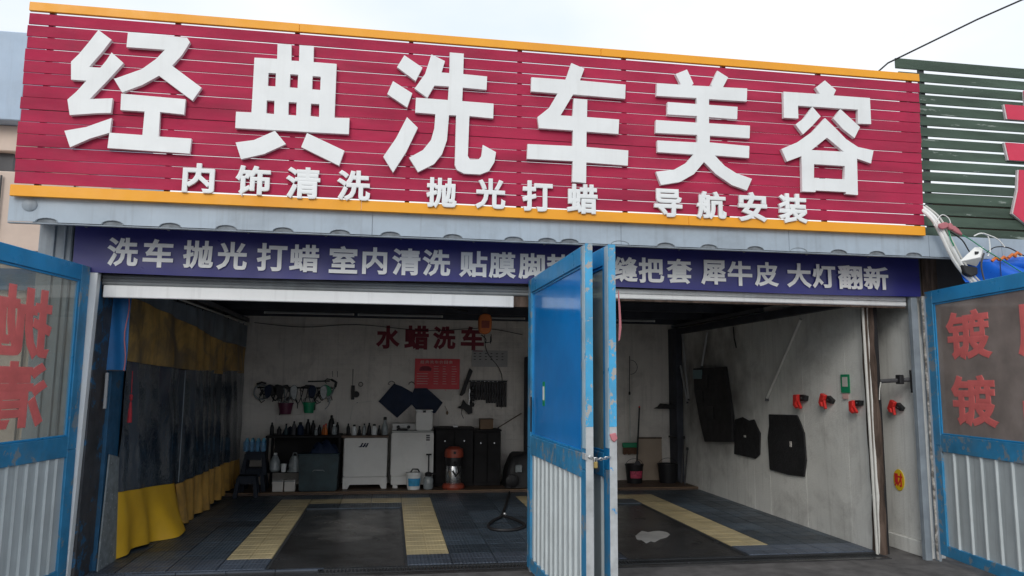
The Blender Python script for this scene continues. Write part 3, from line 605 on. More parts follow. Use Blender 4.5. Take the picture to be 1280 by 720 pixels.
# ------------------------------------------------------------------ floor mats: one interlocking set
mt = thing('tile_mat', 'interlocking blue plastic floor tiles with yellow tile borders round two wash pits', 'floor mat', (1.2, 2.5, -.006))
TX, TY, X0, Y0_ = .4375, .42, -2.8525, .35
def tile_mesh(mname, x0=0, x1=TX):
    mb = MB(); gp = .0035
    mb.box(x0+gp, x1-gp, gp, TY-gp, -.006, .006)
    for i in (0, 1):
        for j in (0, 1):
            a, b = max(x0+gp*2, i*TX/2+.005), min(x1-gp*2, (i+1)*TX/2-.005)
            if b-a > .02: mb.box(a, b, j*TY/2+.006, (j+1)*TY/2-.006, .0055, .0105)
    return mb.mesh('floor_tile', mname)
cache = {}
for i in range(19):
    xa = X0+i*TX; lo = max(0, XL+.004-xa); hi = min(TX, XR-.004-xa)
    if hi-lo < .03: continue
    for j in range(11):
        pit = (i in (4,5,6) or i in (12,13,14)) and j <= 7
        if pit or i == 18 and False: continue
        border = (1 <= j <= 9 and i in (3,7,11,15)) or (j == 9 and (3 <= i <= 7 or 11 <= i <= 15))
        m_ = 'tile_yellow' if border else ('tile_front_lit' if j == 0 else 'tile_blue')
        key = (m_, round(lo,3), round(hi,3))
        if key not in cache: cache[key] = tile_mesh(m_, lo, hi)
        o = share('floor_tile', cache[key], mt, (xa, Y0_+j*TY, random.uniform(-.0008, .0008)))
lp = MB()
for i0, i1 in ((4, 7), (12, 15)):
    for ex, sgn in ((X0+i0*TX, 1), (X0+i1*TX, -1)):
        yy = Y0_+.01
        while yy < Y0_+8*TY:
            lp.box(min(ex, ex+sgn*.024)+.001, max(ex, ex+sgn*.024), yy, yy+.022, -.007, .004); yy += .044
lp.build('edge_loop', 'tile_edge', mt, kind='stuff')
for c0, c1 in [(-.62+i*.48, -.62+(i+1)*.48-.004) for i in range(12)]:
    c1 = min(c1, 5.14)
    e = MB().box(c0, c1, .30, .345, -.018, .002).box(c0, c1, .17, .185, -.018, -.004)
    xx = c0+.01
    while xx < c1-.02:
        e.box(xx, xx+.012, .186, .299, -.018, -.002); xx += .034
    e.build('edge_ramp', 'tile_edge', mt)
for i in range(5): B('edge_ramp', 'tile_front_lit', mt, X0+.1+i*TX, X0+.1+(i+1)*TX-.004, .30, .346, -.018, .006, .004)

# ------------------------------------------------------------------ left side: curtain, cloth, tassel
cu = thing('hanging_curtain', 'dirty tarpaulin curtain with clear middle and yellow top and skirt along the left side', 'curtain', (-2.45, 3.3, 0))
def cx(y, z):
    base = -2.60+.20*min(1, max(0, y-.8)/3)
    return base+.016*math.sin(y*6+math.sin(y*3)+z*1.3)+.008*math.sin(y*17+3*math.sin(y*1.7)+z*3)+.006*math.sin(z*9+y*4)
def top_skirt(y): return .66-.12*min(1,(y-.8)/1.6)+(.0 if y < 2.4 else -.04+.03*math.sin((y-2.4)*1.1))
def bot_skirt(y):
    if y < 2.3: return .03+.015*math.sin(y*6)
    return .02+.03*max(0, y-3.2)**1.1+.015*math.sin(y*8)
def sheet(name, m, y0, y1, zb, zt, nu, nv, push=None, label=None):
    def fn(u, v):
        y = y0+(y1-y0)*u; a, b = zb(y), zt(y); z = a+(b-a)*v; x = cx(y, z)
        if push: dx, dy, dz = push(y, v); return (x+dx, y+dy, z+dz)
        return (x, y, z)
    return MB().grid(nu, nv, fn).build(name, m, cu, smooth=True, label=label)
def push1(y, v):
    k = math.exp(-((y-2.12)/.33)**2)*(1-v)**1.2; w2 = math.exp(-((y-1.3)/.5)**2)*(1-v)
    return (.26*k+.05*w2+.02*math.sin(y*14)*(1-v), -.12*k, 0)
def push2(y, v):
    return (.10*math.exp(-((y-2.6)/.35)**2)*(1-v)+.035*math.sin(y*19+v)*(1-v*.5), 0, 0)
sheet('skirt', 'tarp_daylit', .80, 2.40, bot_skirt, top_skirt, 90, 14, push1, 'yellow front skirt coloured as lit by daylight')
sheet('skirt', 'tarp_shaded', 2.36, 5.90, bot_skirt, lambda y: top_skirt(y)+.002, 150, 12, push2, 'gathered yellow skirt coloured as in shade')
sheet('clear_panel', 'tarp_clear', .78, 2.40, lambda y: top_skirt(y)+.003, lambda y: 1.93-.03*(y-.7), 60, 10)
sheet('clear_panel', 'tarp_clear', 2.405, 5.92, lambda y: top_skirt(y)+.005, lambda y: 1.88-.02*math.sin(y), 110, 10)
sheet('top_band', 'tarp_band', .62, 4.2, lambda y: 1.935-.03*(y-.7), lambda y: 2.56-.09*max(0,y-1.2), 110, 10)
sheet('top_band', 'tarp_band', 4.2, 5.92, lambda y: 1.865, lambda y: 2.30, 60, 8)
sheet('top_edge', 'tarp_pale', .9, 5.92, lambda y: max(2.305, 2.565-.09*max(0,y-1.2)) if y < 4.2 else 2.31, lambda y: 2.66, 90, 4)
TU('curtain_rail', 'pipe_white', cu, [(-2.47, .5, 2.68), (-2.37, 5.95, 2.68)], .014, 6)
for k in range(14): TU('hook', 'black', cu, [(-2.44, .7+k*.39, 2.64), (-2.43, .7+k*.39, 2.70)], .006, 5)
TU('seam', 'tarp_pale', cu, [(-2.44, 2.40, z_) for z_ in (.55, 1.0, 1.5, 1.86)], .005, 5)
clo = thing('blue_sheet', 'flat blue sheet hanging inside the left jamb above the rusty post', 'sheet', (-2.56, .38, 1.84))
MB().grid(14, 16, lambda u, v: (-2.685+.225*u+.004*math.sin(v*7), .40-.01*math.sin(u*9+v*2), 1.835+.70*v)).build('cloth', 'blue_cloth', clo, smooth=True)
TU('hem_rod', 'dark_metal', clo, [(-2.69, .40, 1.832), (-2.455, .40, 1.832)], .006, 6)
TU('cord', 'pink', clo, [(-2.475+.012*math.sin(k*.9), .375, 2.55-.072*k) for k in range(11)], .006, 6)
solo(MB().box(-2.618, -2.592, .20, .30, 1.0, 1.001).build('tmp', 'black'), 'x', 'x'); bpy.data.objects.remove(SC.objects['tmp'])
B('strip_light', 'tube_glass', thing('strip_light', 'short white strip light upright on the rusty post under the blue sheet', 'lamp', (-2.59, .30, 1.48)), -2.60, -2.575, .29, .315, 1.48, 1.81, .004)
ts = thing('red_tassel', 'red knotted tassel hanging at the front edge of the curtain', 'tassel', (-2.45, .66, 1.36))
TU('string', 'red_dull', ts, [(-2.465, .6, 1.83), (-2.46, .6, 1.62)], .004, 5)
LA('knot', 'red_dull', ts, [(.004,0),(.016,.02),(.012,.035),(.018,.05),(.005,.07)], (-2.46, .6, 1.54), 8)
LA('fringe', 'red_dull', ts, [(.022,0),(.018,.10),(.011,.18),(.005,.20)], (-2.46, .6, 1.34), 8)

# ------------------------------------------------------------------ ceiling items
def tube_lamp(loc, ln, label, rot=(0,0,0)):
    t = thing('tube_light', label, 'lamp', loc, 'thin tube lights under the ceiling', local=True); t.rotation_euler = rot
    B('batten', 'pipe_white', t, 0, ln, .012, .035, -.012, .014, .003)
    TU('tube', 'tube_glass', t, [(0.02,0,-.006),(ln-.02,0,-.006)], .013, 8)
    for xx in (0, ln-.02): B('end_cap', 'pipe_white', t, xx, xx+.02, -.014, .011, -.02, .012, .002)
    return t
tube_lamp((-1.81, 3.9, 2.72), 1.26, 'first tube light from the left under the dark ceiling')
tube_lamp((-.50, 3.93, 2.72), 1.24, 'second tube light from the left, just left of the orange reel')
tube_lamp((1.33, 3.98, 2.72), .66, 'third tube light from the left, between the orange reel and the middle gate')
tube_lamp((3.0, 3.9, 2.72), 1.02, 'tube light under the ceiling of the right bay')
rl = thing('hose_reel', 'orange reel hanging from the ceiling in front of the last painted wall character', 'reel', (1.28, 3.2, 2.37))
MB().prism(smooth_poly([(1.20,2.42),(1.36,2.42),(1.375,2.60),(1.35,2.70),(1.21,2.70),(1.185,2.60)], 2), 3.13, 3.27).build('casing', 'orange', rl, bevel=.01)
MB().box(1.25, 1.31, 3.18, 3.22, 2.70, 2.83).build('bracket', 'dark_metal', rl)
TU('hose_tail', 'black', rl, [(1.20+.07*math.sin(a_)+.03, 3.2, 2.41-.05*a_) for a_ in loops(0, 2.2, 8, lambda v: v)]+[(1.30,3.2,2.30),(1.36,3.2,2.31),(1.365,3.2,2.39)], .007, 6)
TU('hook', 'black', rl, [(1.37,3.2,2.42),(1.375,3.2,2.33),(1.36,3.2,2.29)], .006, 5)
MB().prism([(1.225,2.50),(1.335,2.50),(1.335,2.60),(1.225,2.60)], 3.122, 3.129).build('face_plate', 'vac_red', rl, bevel=.002)
for a, b, lab in (((-.2,.4,2.80),(1.1,3.9,2.80),'thin dark hose slung below the ceiling towards the orange reel'),):
    solo(TU('ceiling_hose', 'black', None, [(a[0]+(b[0]-a[0])*t, a[1]+(b[1]-a[1])*t, 2.80-.06*math.sin(PI*t)) for t in [i/12 for i in range(13)]], .01, 6), lab, 'hose')

# ------------------------------------------------------------------ back wall, left part: shelf, stools, bottles
def bottle(prof, m, capm, label, group=None, n=10):
    t = thing('bottle', label, 'bottle', (0,0,0), group, local=True)
    LA('body', m, t, prof, n=n); r, h = prof[-1]; LA('cap', capm, t, [(r*1.15, h+.001), (r*1.15, h+.025), (r*.7, h+.03)], n=n)
    return t
PT = [(.028,0),(.032,.01),(.032,.12),(.024,.15),(.012,.17)]; PJ = [(.04,0),(.045,.01),(.045,.10),(.03,.13),(.02,.14)]; PS = [(.03,0),(.034,.01),(.03,.08),(.014,.13),(.014,.15)]
sh = thing('side_shelf', 'dark low shelf against the back wall left of the washing machines', 'shelf', (-1.35, 5.65, .045))
B('top_board', 'black_wood', sh, -1.93, -.76, 5.35, 5.95, .845, .88, .004)
B('lower_board', 'black_wood', sh, -1.90, -.79, 5.38, 5.93, .30, .33, .004)
for xx in (-1.92, -.80):
    for yy in (5.36, 5.89): B('leg', 'black_wood', sh, xx, xx+.04, yy, yy+.04, .045, .844, .003)
B('back_panel', 'black_wood', sh, -1.87, -.81, 5.935, 5.948, .331, .843, 0)
def stool(loc, s, rot, label):
    t = thing('plastic_stool', label, 'stool', loc, 'dark blue plastic stools by the curtain', local=True); t.rotation_euler = (0,0,rot); t.scale = (s,s,s)
    MB().box(-.15,.15,-.15,.15,.32,.345).build('seat', 'stool', t, bevel=.01, seg=2)
    for sx in (-1,1):
        for sy in (-1,1):
            MB().add([(sx*.20,sy*.20,0),(sx*.13,sy*.20,0),(sx*.13,sy*.13,0),(sx*.20,sy*.13,0),(sx*.15,sy*.15,.32),(sx*.095,sy*.15,.32),(sx*.095,sy*.095,.32),(sx*.15,sy*.095,.32)],
                     [(0,1,2,3),(4,5,6,7),(0,1,5,4),(1,2,6,5),(2,3,7,6),(3,0,4,7)]).build('leg', 'stool', t, bevel=.004)
    for k in range(4):
        o = MB().add([(-.10,-.158,.22),(.10,-.158,.22),(.10,-.148,.32),(-.10,-.148,.32),(-.10,-.150,.22),(.10,-.150,.22),(.10,-.140,.32),(-.10,-.140,.32)],
                 [(0,1,2,3),(4,5,6,7),(0,1,5,4),(2,3,7,6),(1,2,6,5),(3,0,4,7)]).build('apron', 'stool', t); o.rotation_euler = (0,0,k*PI/2)
    return t
stool((-2.10, 4.93, .005), .92, .06, 'front dark blue plastic stool on the floor tiles')
stool((-2.06, 5.35, .046), 1.0, .0, 'rear plastic stool on the step carrying the water bottles'); 
stool((-2.06, 5.35, .30), 1.0, .03, 'upper plastic stool stacked on the rear one under the water bottles')
wp = thing('water_pack', 'shrink wrapped pack of blue water bottles on top of the stools', 'water bottles', (-2.05, 5.35, .646))
for k in range(8):
    LA('water_bottle', 'water_blue', wp, [(.03,0),(.033,.012),(.033,.06),(.028,.08),(.033,.10),(.033,.15),(.014,.19),(.014,.205)], (-2.20+(k % 4)*.085, 5.27+(k//4)*.09, .646), 10)
B('wrap', glass_mat('shrink_wrap', (.6,.8,.95), dust=(.3,.45,.6), dustamt=.25), wp, -2.245, -1.90, 5.23, 5.41, .648, .80, .012)
def onshelf(proto, x, y, label, s=1, rot=0): return dup(proto, (x, y, .882), label, (0,0,rot), s)
bt1 = bottle(PT, 'black_gloss', 'black', 'tall black bottle on the shelf, nearest the washing machines'); bt1.location = (-.84, 5.6, .882)
onshelf(bt1, -1.31, 5.6, 'tall black bottle on the shelf right above the teal tote bin corner', 1.25); onshelf(bt1, -1.23, 5.62, 'black bottle beside the pale label bottle on the shelf', 1.15)
onshelf(bt1, -.94, 5.62, 'largest black bottle on the shelf', 1.55); onshelf(bt1, -1.12, 5.55, 'short black bottle in the middle of the shelf', .8)
bt2 = bottle(PJ, 'clear_grey', 'white_plastic', 'pale grey bottle between the black ones on the shelf'); bt2.location = (-.885, 5.55, .882)
onshelf(bt2, -1.17, 5.50, 'small pale jar on the shelf', .7); 
bt3 = bottle(PS, 'orange', 'red', 'orange spray bottle on the shelf'); bt3.location = (-1.02, 5.55, .882)
onshelf(bt3, -1.06, 5.62, 'smaller orange bottle behind the orange spray bottle', .85)
on = bottle(PT, 'black_gloss', 'black', 'thin dark bottle at the left end of the shelf'); on.location = (-1.86, 5.5, .882)
bg_ = thing('tote_bin', 'dark teal plastic tote bin under the shelf', 'bin', (-1.07, 5.25, .045))
MB().prism([(-1.36,.046),(-.79,.046),(-.765,.60),(-1.38,.60)], 5.10, 5.34).build('tub', 'teal_bin', bg_, bevel=.015, seg=2)
TU('handle', 'clear_grey', bg_, [(-1.16,5.095,.35),(-1.14,5.08,.37),(-1.0,5.08,.37),(-.98,5.095,.35)], .007, 6)
B('rim', 'teal_bin', bg_, -1.39, -.755, 5.088, 5.345, .601, .622, .006)
cl_ = thing('navy_bundle', 'crumpled navy cloth bundle on the tote bin', 'cloth', (-.95, 5.2, .623))
MB().grid(16, 10, lambda u, v: (-1.22+.44*u, 5.11+.22*v, .624+.17*math.sin(PI*u)**.5*math.sin(PI*v)**.5*(1+.25*math.sin(u*17+v*9)))).build('cloth', 'navy', cl_, smooth=True)
jug = bottle([(.06,0),(.085,.03),(.08,.15),(.05,.22),(.025,.26)], 'clear_grey', 'white_plastic', 'pale grey jug on the lower shelf board'); jug.location = (-1.76, 5.3, .332)
cup = thing('cup', 'small white cup between the grey jug and the plastic bag', 'cup', (-1.62, 5.25, .332), local=True)
LA('shell', 'white_plastic', cup, [(.035,0),(.05,.12),(.046,.12),(.032,.008)], n=12)
pb = thing('plastic_bag', 'crumpled pale plastic bag on the lower shelf board', 'bag', (-1.45, 5.25, .332), local=True)
MB().grid(14, 10, lambda u, v: ((.11-.05*v)*math.cos(2*PI*u)*(1+.15*math.sin(9*u*2+v*7)), .07*math.sin(2*PI*u), .24*v)).build('bag', 'clear_grey', pb, smooth=True)
TU('handle', 'clear_grey', pb, [(-.04,0,.23),(-.03,0,.29),(.02,0,.29),(.04,0,.23)], .008, 6)
for i_, (xx, lab) in enumerate(((-1.68, 'white carton at the left under the lower shelf board'), (-1.50, 'white carton at the right under the lower shelf board'))):
    bx = thing('carton', lab, 'carton', (xx, 5.2, .045), local=True)
    B('box', 'paper', bx, -.08, .08, -.07, .07, 0, .17, .004, T=None); B('flap', 'clear_grey', bx, -.078, .078, -.105, -.072, .155, .165, .002)

# ------------------------------------------------------------------ washing machines
wm = thing('washing_machine', 'off white twin tub washing machine with a dark logo and a wooden board on top', 'washing machine', (-.36, 5.6, .045), 'old twin tub washing machines')
B('body', 'appliance', wm, -.705, -.02, 5.31, 5.90, .235, .845, .012, seg=2)
MB().prism([(-.71,.232),(-.71,.046),(-.63,.046),(-.60,.11),(-.13,.11),(-.10,.046),(-.015,.046),(-.015,.232)], 5.305, 5.90).build('base', 'appliance', wm, bevel=.006)
for k, dx in enumerate((0, .045, .085)):
    MB().prism([(-.46+dx,.70),(-.425+dx,.765),(-.40+dx,.765),(-.435+dx,.70)], 5.300, 5.308).build('logo_stroke', 'navy', wm)
MB().prism([(-.475,.70),(-.33,.725),(-.33,.735),(-.475,.712)], 5.297, 5.2995).build('logo_stroke', 'navy', wm)
bo = thing('wooden_board', 'dark wooden board lying on the left washing machine', 'board', (-.36, 5.6, .847))
B('plank', 'board', bo, -.75, -.005, 5.29, 5.56, .847, .885, .004); B('plank', 'board', bo, -.75, -.005, 5.565, 5.88, .847, .883, .004)
pr = [('bottle', .08, .85, 'clear_grey'), ('bottle', .2, 1, 'black_gloss'), ('bottle', .29, .8, 'white_plastic')]
row = [(-.655,'black','small black bottle, first in the row on the wooden board',.8,PT), (-.56,'white','white squat bottle on the wooden board',.85,PJ), (-.475,'black','second black bottle in the row on the wooden board',.7,PS),
       (-.40,'grey','pale grey spray bottle in the middle of the wooden board',.8,PT), (-.32,'black','third black bottle in the row on the wooden board',.85,PT), (-.24,'white','white jar before the tall bottle on the wooden board',.9,PJ),
       (-.16,'black','short black cleaning bottle near the end of the wooden board',.75,PS), (-.07,'grey','tallest pale round bottle at the right end of the wooden board',1.4,PS)]
for x_, c_, lab, s_, pf in row:
    b_ = bottle(pf, {'black':'black_gloss','white':'white_plastic','grey':'clear_grey'}[c_], 'black', lab, 'bottles on the wooden board'); b_.location = (x_, 5.42, .886); b_.scale = (s_*1.15,)*3
w2 = thing('washing_machine', 'off white twin tub washing machine with raised rear panel and no logo', 'washing machine', (.38, 5.6, .045), 'old twin tub washing machines')
B('body', 'appliance', w2, .04, .725, 5.30, 5.90, .24, .925, .014, seg=2)
B('base', 'appliance', w2, .05, .715, 5.32, 5.88, .10, .237, .006); B('foot', 'appliance', w2, .08, .16, 5.33, 5.40, .046, .098, .004); B('foot', 'appliance', w2, .62, .70, 5.33, 5.40, .046, .098, .004)
B('lid', 'appliance_grey', w2, .045, .72, 5.31, 5.62, .927, .955, .006)
B('control_panel', 'appliance', w2, .045, .72, 5.64, 5.90, .927, 1.06, .012)
for k in range(3): LA('knob', 'black_gloss', w2, [(.03,0),(.026,.02),(.01,.022)], (0,0,0), 10, T=lambda p, k=k: (.15+k*.17+p[0], 5.64-p[2], 1.0+p[1]))
for k in range(3): B('rating_label', 'print_dark', w2, .60, .66, 5.297, 5.2995, .80+k*.035, .825+k*.035, 0)
hb = thing('white_box', 'white plastic box standing on the second washing machine', 'box', (.57, 5.45, .957))
B('case', 'appliance', hb, .43, .70, 5.36, 5.62, .958, 1.27, .02, seg=2); B('lid', 'white_plastic', hb, .425, .705, 5.355, 5.625, 1.271, 1.295, .006); B('latch', 'black_gloss', hb, .54, .59, 5.345, 5.354, 1.25, 1.285, .002)
for (x0,x1,z0,z1,lab) in ((.12,.30,.957,.985,'small dark tray of tools on the second washing machine lid'),):
    tr_ = thing('tool_tray', lab, 'tray', (x0, 5.4, z0)); B('tray', 'black_gloss', tr_, x0, x1, 5.34, 5.46, z0, z1, .006); TU('tool', 'chrome', tr_, [(x0+.02,5.38,z1+.01),(x1-.03,5.43,z1+.012)], .008, 6)
pbk = thing('paint_bucket', 'white bucket with blue label in front of the second washing machine', 'bucket', (.41, 5.2, .046), local=True)
LA('pail', 'white_plastic', pbk, [(.10,0),(.12,.22),(.128,.225),(.128,.245)], n=18); LA('lid', 'white_plastic', pbk, [(.13,.247),(.13,.265),(.11,.268)], n=18)
TU('handle', 'black', pbk, [(-.05,-.05,.27),(-.02,-.07,.32),(.06,-.07,.32),(.09,-.05,.27)], .012, 6)
MB().grid(8, 1, lambda u, v: (-(.116+.012*v)*math.cos(PI*.25+u*PI*.55)*1.0, -(.116+.012*v)*math.sin(PI*.25+u*PI*.55), .06+.12*v)).build('label', 'label_blue', pbk)
sp = thing('pressure_sprayer', 'dark pump sprayer with upright handle beside the white bucket', 'sprayer', (.645, 5.2, .046), local=True)
LA('tank', 'clear_grey', sp, [(.07,0),(.08,.02),(.08,.16),(.05,.20)], n=14); LA('collar', 'black_gloss', sp, [(.055,.201),(.06,.25),(.02,.27)], n=12)
TU('pump_rod', 'black_gloss', sp, [(0,0,.26),(0,0,.53)], .012, 6); B('grip', 'black_gloss', sp, -.045, .045, -.012, .012, .53, .555, .006); TU('nozzle', 'black_gloss', sp, [(.04,0,.24),(.09,-.02,.25),(.11,-.02,.22)], .012, 6)
vc = thing('vacuum_cleaner', 'upright drum vacuum cleaner with red head and chrome drum', 'vacuum cleaner', (1.05, 5.2, .046), local=True)
LA('base', 'vac_red', vc, [(.17,0),(.185,.03),(.17,.075),(.13,.09)], n=20); LA('drum', 'chrome', vc, [(.125,.091),(.13,.10),(.13,.36),(.125,.37)], n=20)
LA('collar', 'black_gloss', vc, [(.14,.371),(.145,.46),(.14,.50)], n=20); LA('motor_head', 'vac_red', vc, [(.15,.501),(.155,.56),(.14,.63),(.08,.665),(.02,.67)], n=20)
TU('hose', 'black', vc, [(.0,-.15,.43),(.05,-.21,.38),(.07,-.19,.28),(.02,-.17,.22),(-.03,-.16,.30)], .018, 8); B('latch', 'chrome', vc, .03, .06, -.147, -.14, .28, .40, .003); B('switch', 'black', vc, -.02, .02, -.165, -.150, .56, .60, .003)
for k in range(4): LA('caster', 'black', vc, [(.02,0),(.02,.03)], (0,0,0), 8, T=lambda p, k=k: (.16*math.cos(k*PI/2+.8)+p[0], .16*math.sin(k*PI/2+.8)+p[2]-.01, p[1]+.012))
# black cabinets
for nm, x0, x1, z1, lab in (('a', .76, 1.40, 1.0, 'taller black cabinet behind the vacuum cleaner'), ('b', 1.405, 1.86, .965, 'lower black cabinet with a small brown box on top')):
    c_ = thing('cabinet', lab, 'cabinet', (x0, 5.5, .045)); B('carcass', 'black_wood', c_, x0, x1, 5.50, 5.93, .046, z1-.03, .004); B('top_board', 'black_wood', c_, x0-.01, x1+.01, 5.47, 5.94, z1-.029, z1, .004)
    n_ = 2; wd = (x1-x0)/n_
    for k in range(n_):
        dr_ = B('cabinet_door', 'black_wood', c_, x0+k*wd+.006, x0+(k+1)*wd-.006, 5.478, 5.497, .10, z1-.05, .004); LA('handle', 'chrome', dr_, [(.01,0),(.012,.015)], (0,0,0), 8, T=lambda p, k=k: (x0+(k+.5)*wd+p[0], 5.477-p[2], z1-.22+p[1]))
bb = thing('brown_box', 'small brown box on the lower black cabinet', 'box', (1.62, 5.6, .966)); B('case', 'brown_box', bb, 1.52, 1.74, 5.58, 5.75, .967, 1.125, .004); B('lid_edge', 'board', bb, 1.515, 1.745, 5.575, 5.755, 1.126, 1.14, .002)
B('tin', 'white_plastic', thing('small_tin', 'small white tin on the taller black cabinet', 'tin', (1.1, 5.6, 1.0)), 1.06, 1.14, 5.55, 5.62, 1.001, 1.03, .004)
stx = thing('leaning_pole', 'thin dark pole slanting up from the cabinet towards the middle gate', 'pole', (1.87, 5.7, .97)); TU('shaft', 'board', stx, [(1.86,5.8,.98),(2.28,5.9,1.22)], .010, 6); LA('tip', 'black', stx, [(.014,0),(.014,.03)], (1.86,5.8,.955), 8)
mc = thing('covered_machine', 'low dark machine under a black sheet beside the middle gate', 'machine', (2.2, 5.4, .046))
MB().grid(20, 14, lambda u, v: (1.90+.85*u, 5.15+.6*v, .05+(.50+.10*u)*min(1, 6*min(u, 1-u))**.4*min(1, 6*min(v, 1-v))**.5*(1+.04*math.sin(u*14+v*6)))).build('cover', 'black', mc, smooth=True)
LA('wheel', 'black_gloss', mc, [(.09,0),(.11,.01),(.11,.04),(.09,.05)], (0,0,0), 14, T=lambda p: (2.0+p[0], 5.14-p[2], .17+p[1])); B('motor', 'clear_grey', mc, 2.05, 2.16, 5.11, 5.14, .30, .42, .01)
fh = thing('floor_hose', 'loop of black hose lying on the floor tiles left of the middle gate', 'hose', (1.5, 2.2, 0))
TU('hose', 'black', fh, cat([(*p, .032) for p in ([(1.908,4.829),(1.709,3.839),(1.558,3.116),(1.456,2.687),(1.328,2.435),(1.221,2.119),(1.235,1.882),(1.378,1.796),(1.541,1.847),(1.661,2.069),(1.64,2.32),(1.558,2.612),(1.484,2.747)])]), .018, 8)
LA('coupling', 'chrome', fh, [(.022,0),(.024,.03),(.02,.05)], (1.525,2.791, .012), 8)

# ------------------------------------------------------------------ back wall: things hanging
WP = YB-.02
def wallpoly(name, label, cat, poly, m, th=.012, y=WP, parts=()):
    t = thing(name, label, cat, (poly[0][0], y, poly[0][1])); MB().prism(poly, y-th, y).build('panel', m, t, bevel=.002)
    return t
hm = thing('hanging_mat', 'left dark blue car mat hanging cornerwise on the back wall', 'mat', (-.1, WP, 1.5), 'dark blue car mats on the back wall')
MB().prism([(-0.194,1.412),(0.061,1.717),(0.195,1.671),(0.397,1.56),(0.383,1.374),(0.13,1.136)], WP-.03, WP-.015).build('panel', 'navy', hm, bevel=.004)
TU('loop', 'black', hm, [(0.149,1.711, 0) and (-.01+.0, 5.95, 1.70)]+[(.02+.06*math.sin(a_), 5.95, 1.70+.06*math.cos(a_)) for a_ in (-1.5,-.8,0,.8,1.5)], .006, 6)
hm2 = thing('hanging_mat', 'right dark blue car mat hanging cornerwise above the white box', 'mat', (.6, WP, 1.6), 'dark blue car mats on the back wall')
MB().prism([(0.378,1.56),(0.408,1.64),(0.622,1.647),(0.904,1.398),(0.779,1.217),(0.605,1.229),(0.444,1.282),(0.34,1.401)], WP-.05, WP-.035).build('panel', 'navy', hm2, bevel=.004)
TU('loop', 'black', hm2, [(.36+.05*math.sin(a_), 5.93, 1.70+.05*math.cos(a_)) for a_ in (-1.5,-.8,0,.8,1.5)], .007, 6)
po = thing('price_poster', 'red price list poster with pale lettering on the back wall', 'poster', (.7, WP, 1.62))
P0, P1, Q0, Q1 = 0.411,1.19,1.627,2.152
B('sheet', 'poster_red', po, P0, P1, 5.975, 5.982, Q0, Q1, 0)
ttl = '经典洗车价目表'
for k, ch in enumerate(ttl):
    a = P0+.12*(P1-P0)+k*.105*(P1-P0); glyph_mb(ch, a, a+.09*(P1-P0), Q1-.085, Q1-.03, 5.9735, .001, .02).build('title_character', 'print_pale', po)
MB().prism([(P0+.07,Q1-.21),(P0+.09,Q1-.15),(P0+.14,Q1-.13),(P0+.24,Q1-.13),(P0+.29,Q1-.17),(P0+.28,Q1-.21)], 5.972, 5.9745).build('car_picture', 'maroon', po)
for k in range(8):
    zz = Q1-.13-k*.043
    for a, b in ((.05,.32),(.42,.55),(.62,.72),(.82,.94)):
        if k < 3 and a < .4: continue
        B('print_line', 'print_pale', po, P0+a*(P1-P0), P0+(b-random.uniform(0,.04))*(P1-P0), 5.9725, 5.9745, zz-.006, zz+.003, 0)
pa = thing('paper_sheet', 'blank pale paper sheet under the red poster', 'paper', (1.0, WP, 1.4)); MB().prism([0.729,1.619][:0]+[(0.691,1.623),(1.069,1.618),(1.059,1.425),(0.843,1.456)], 5.984, 5.989).build('sheet', 'paper', pa)
for q in ((.95,1.61),): LA('pin', 'red', pa, [(.008,0),(.008,.006)], (0,0,0), 6, T=lambda p: (q[0]+p[0], 5.983-p[2], q[1]+p[1]))
ca = thing('wall_chart', 'pale chart with rows of small dark pictures above the wiper blades', 'chart', (1.5, WP, 1.8))
A0, A1, C0, C1 = 1.403,2.037,2.024,2.313
B('sheet', mat('chart_paper', (.42,.42,.42), .7), ca, A0, A1, 5.978, 5.984, C0, C1, 0)
for i in range(3):
    for k in range(6): B('picture', 'print_dark', ca, A0+.03+k*(A1-A0-.04)/6, A0+.03+k*(A1-A0-.04)/6+.035, 5.9745, 5.9775, C1-.065-i*.052, C1-.05-i*.052, 0)
B('heading', 'maroon', ca, A0+.02, A0+.19, 5.9745, 5.9775, C1-.02, C1-.008, 0)
wr = thing('display_rail', 'dark display rail on the back wall carrying the hanging wiper blades', 'rail', (1.5, WP, 1.77))
R0, R1, _, _ = 1.361,2.028,1.946,1.989
B('bar', 'black_gloss', wr, R0, R1, 5.94, 5.975, 1.755, 1.785, .004)
for k in range(7): LA('peg', 'chrome', wr, [(.006,0),(.006,.02)], (0,0,0), 6, T=lambda p, k=k: (R0+.04+k*.075+p[0], 5.939-p[2], 1.772+p[1]))
wb0 = thing('wiper_blade', 'short dark wiper blade, first on the display rail', 'wiper blade', (0,0,0), 'wiper blades on the display rail', local=True)
B('carrier', 'black_gloss', wb0, -.019, .019, -.012, .006, -.36, 0, .003); B('sleeve', 'dark_metal', wb0, -.004, .004, -.016, -.0125, -.34, -.03, 0); B('connector', 'black', wb0, -.014, .014, -.022, -.0165, -.20, -.15, .002)
wb0.location = (R0+.03, 5.93, 1.752)
names = ['second','third','fourth','fifth','sixth','seventh','eighth','ninth','tenth','eleventh','twelfth','thirteenth','last']
for k in range(13):
    x_ = R0+.03+(k+1)*(R1-R0-.06)/13; s_ = .85 if k < 5 else (1.0 if k < 9 else 1.18)
    c_ = dup(wb0, (x_, 5.93, 1.752), 'dark wiper blade, %s from the left on the display rail' % names[k]); c_.scale = (1, 1, s_)
hk = thing('hanging_belt_bundle', 'black bundle of straps hanging left of the wiper blades', 'straps', (1.35, WP, 1.7))
MB().prism([(1.359,1.999),(1.415,1.945),(1.323,1.701),(1.284,1.566),(1.231,1.512),(1.19,1.525),(1.268,1.754)], 5.90, 5.93).build('strap', 'black', hk, bevel=.004)
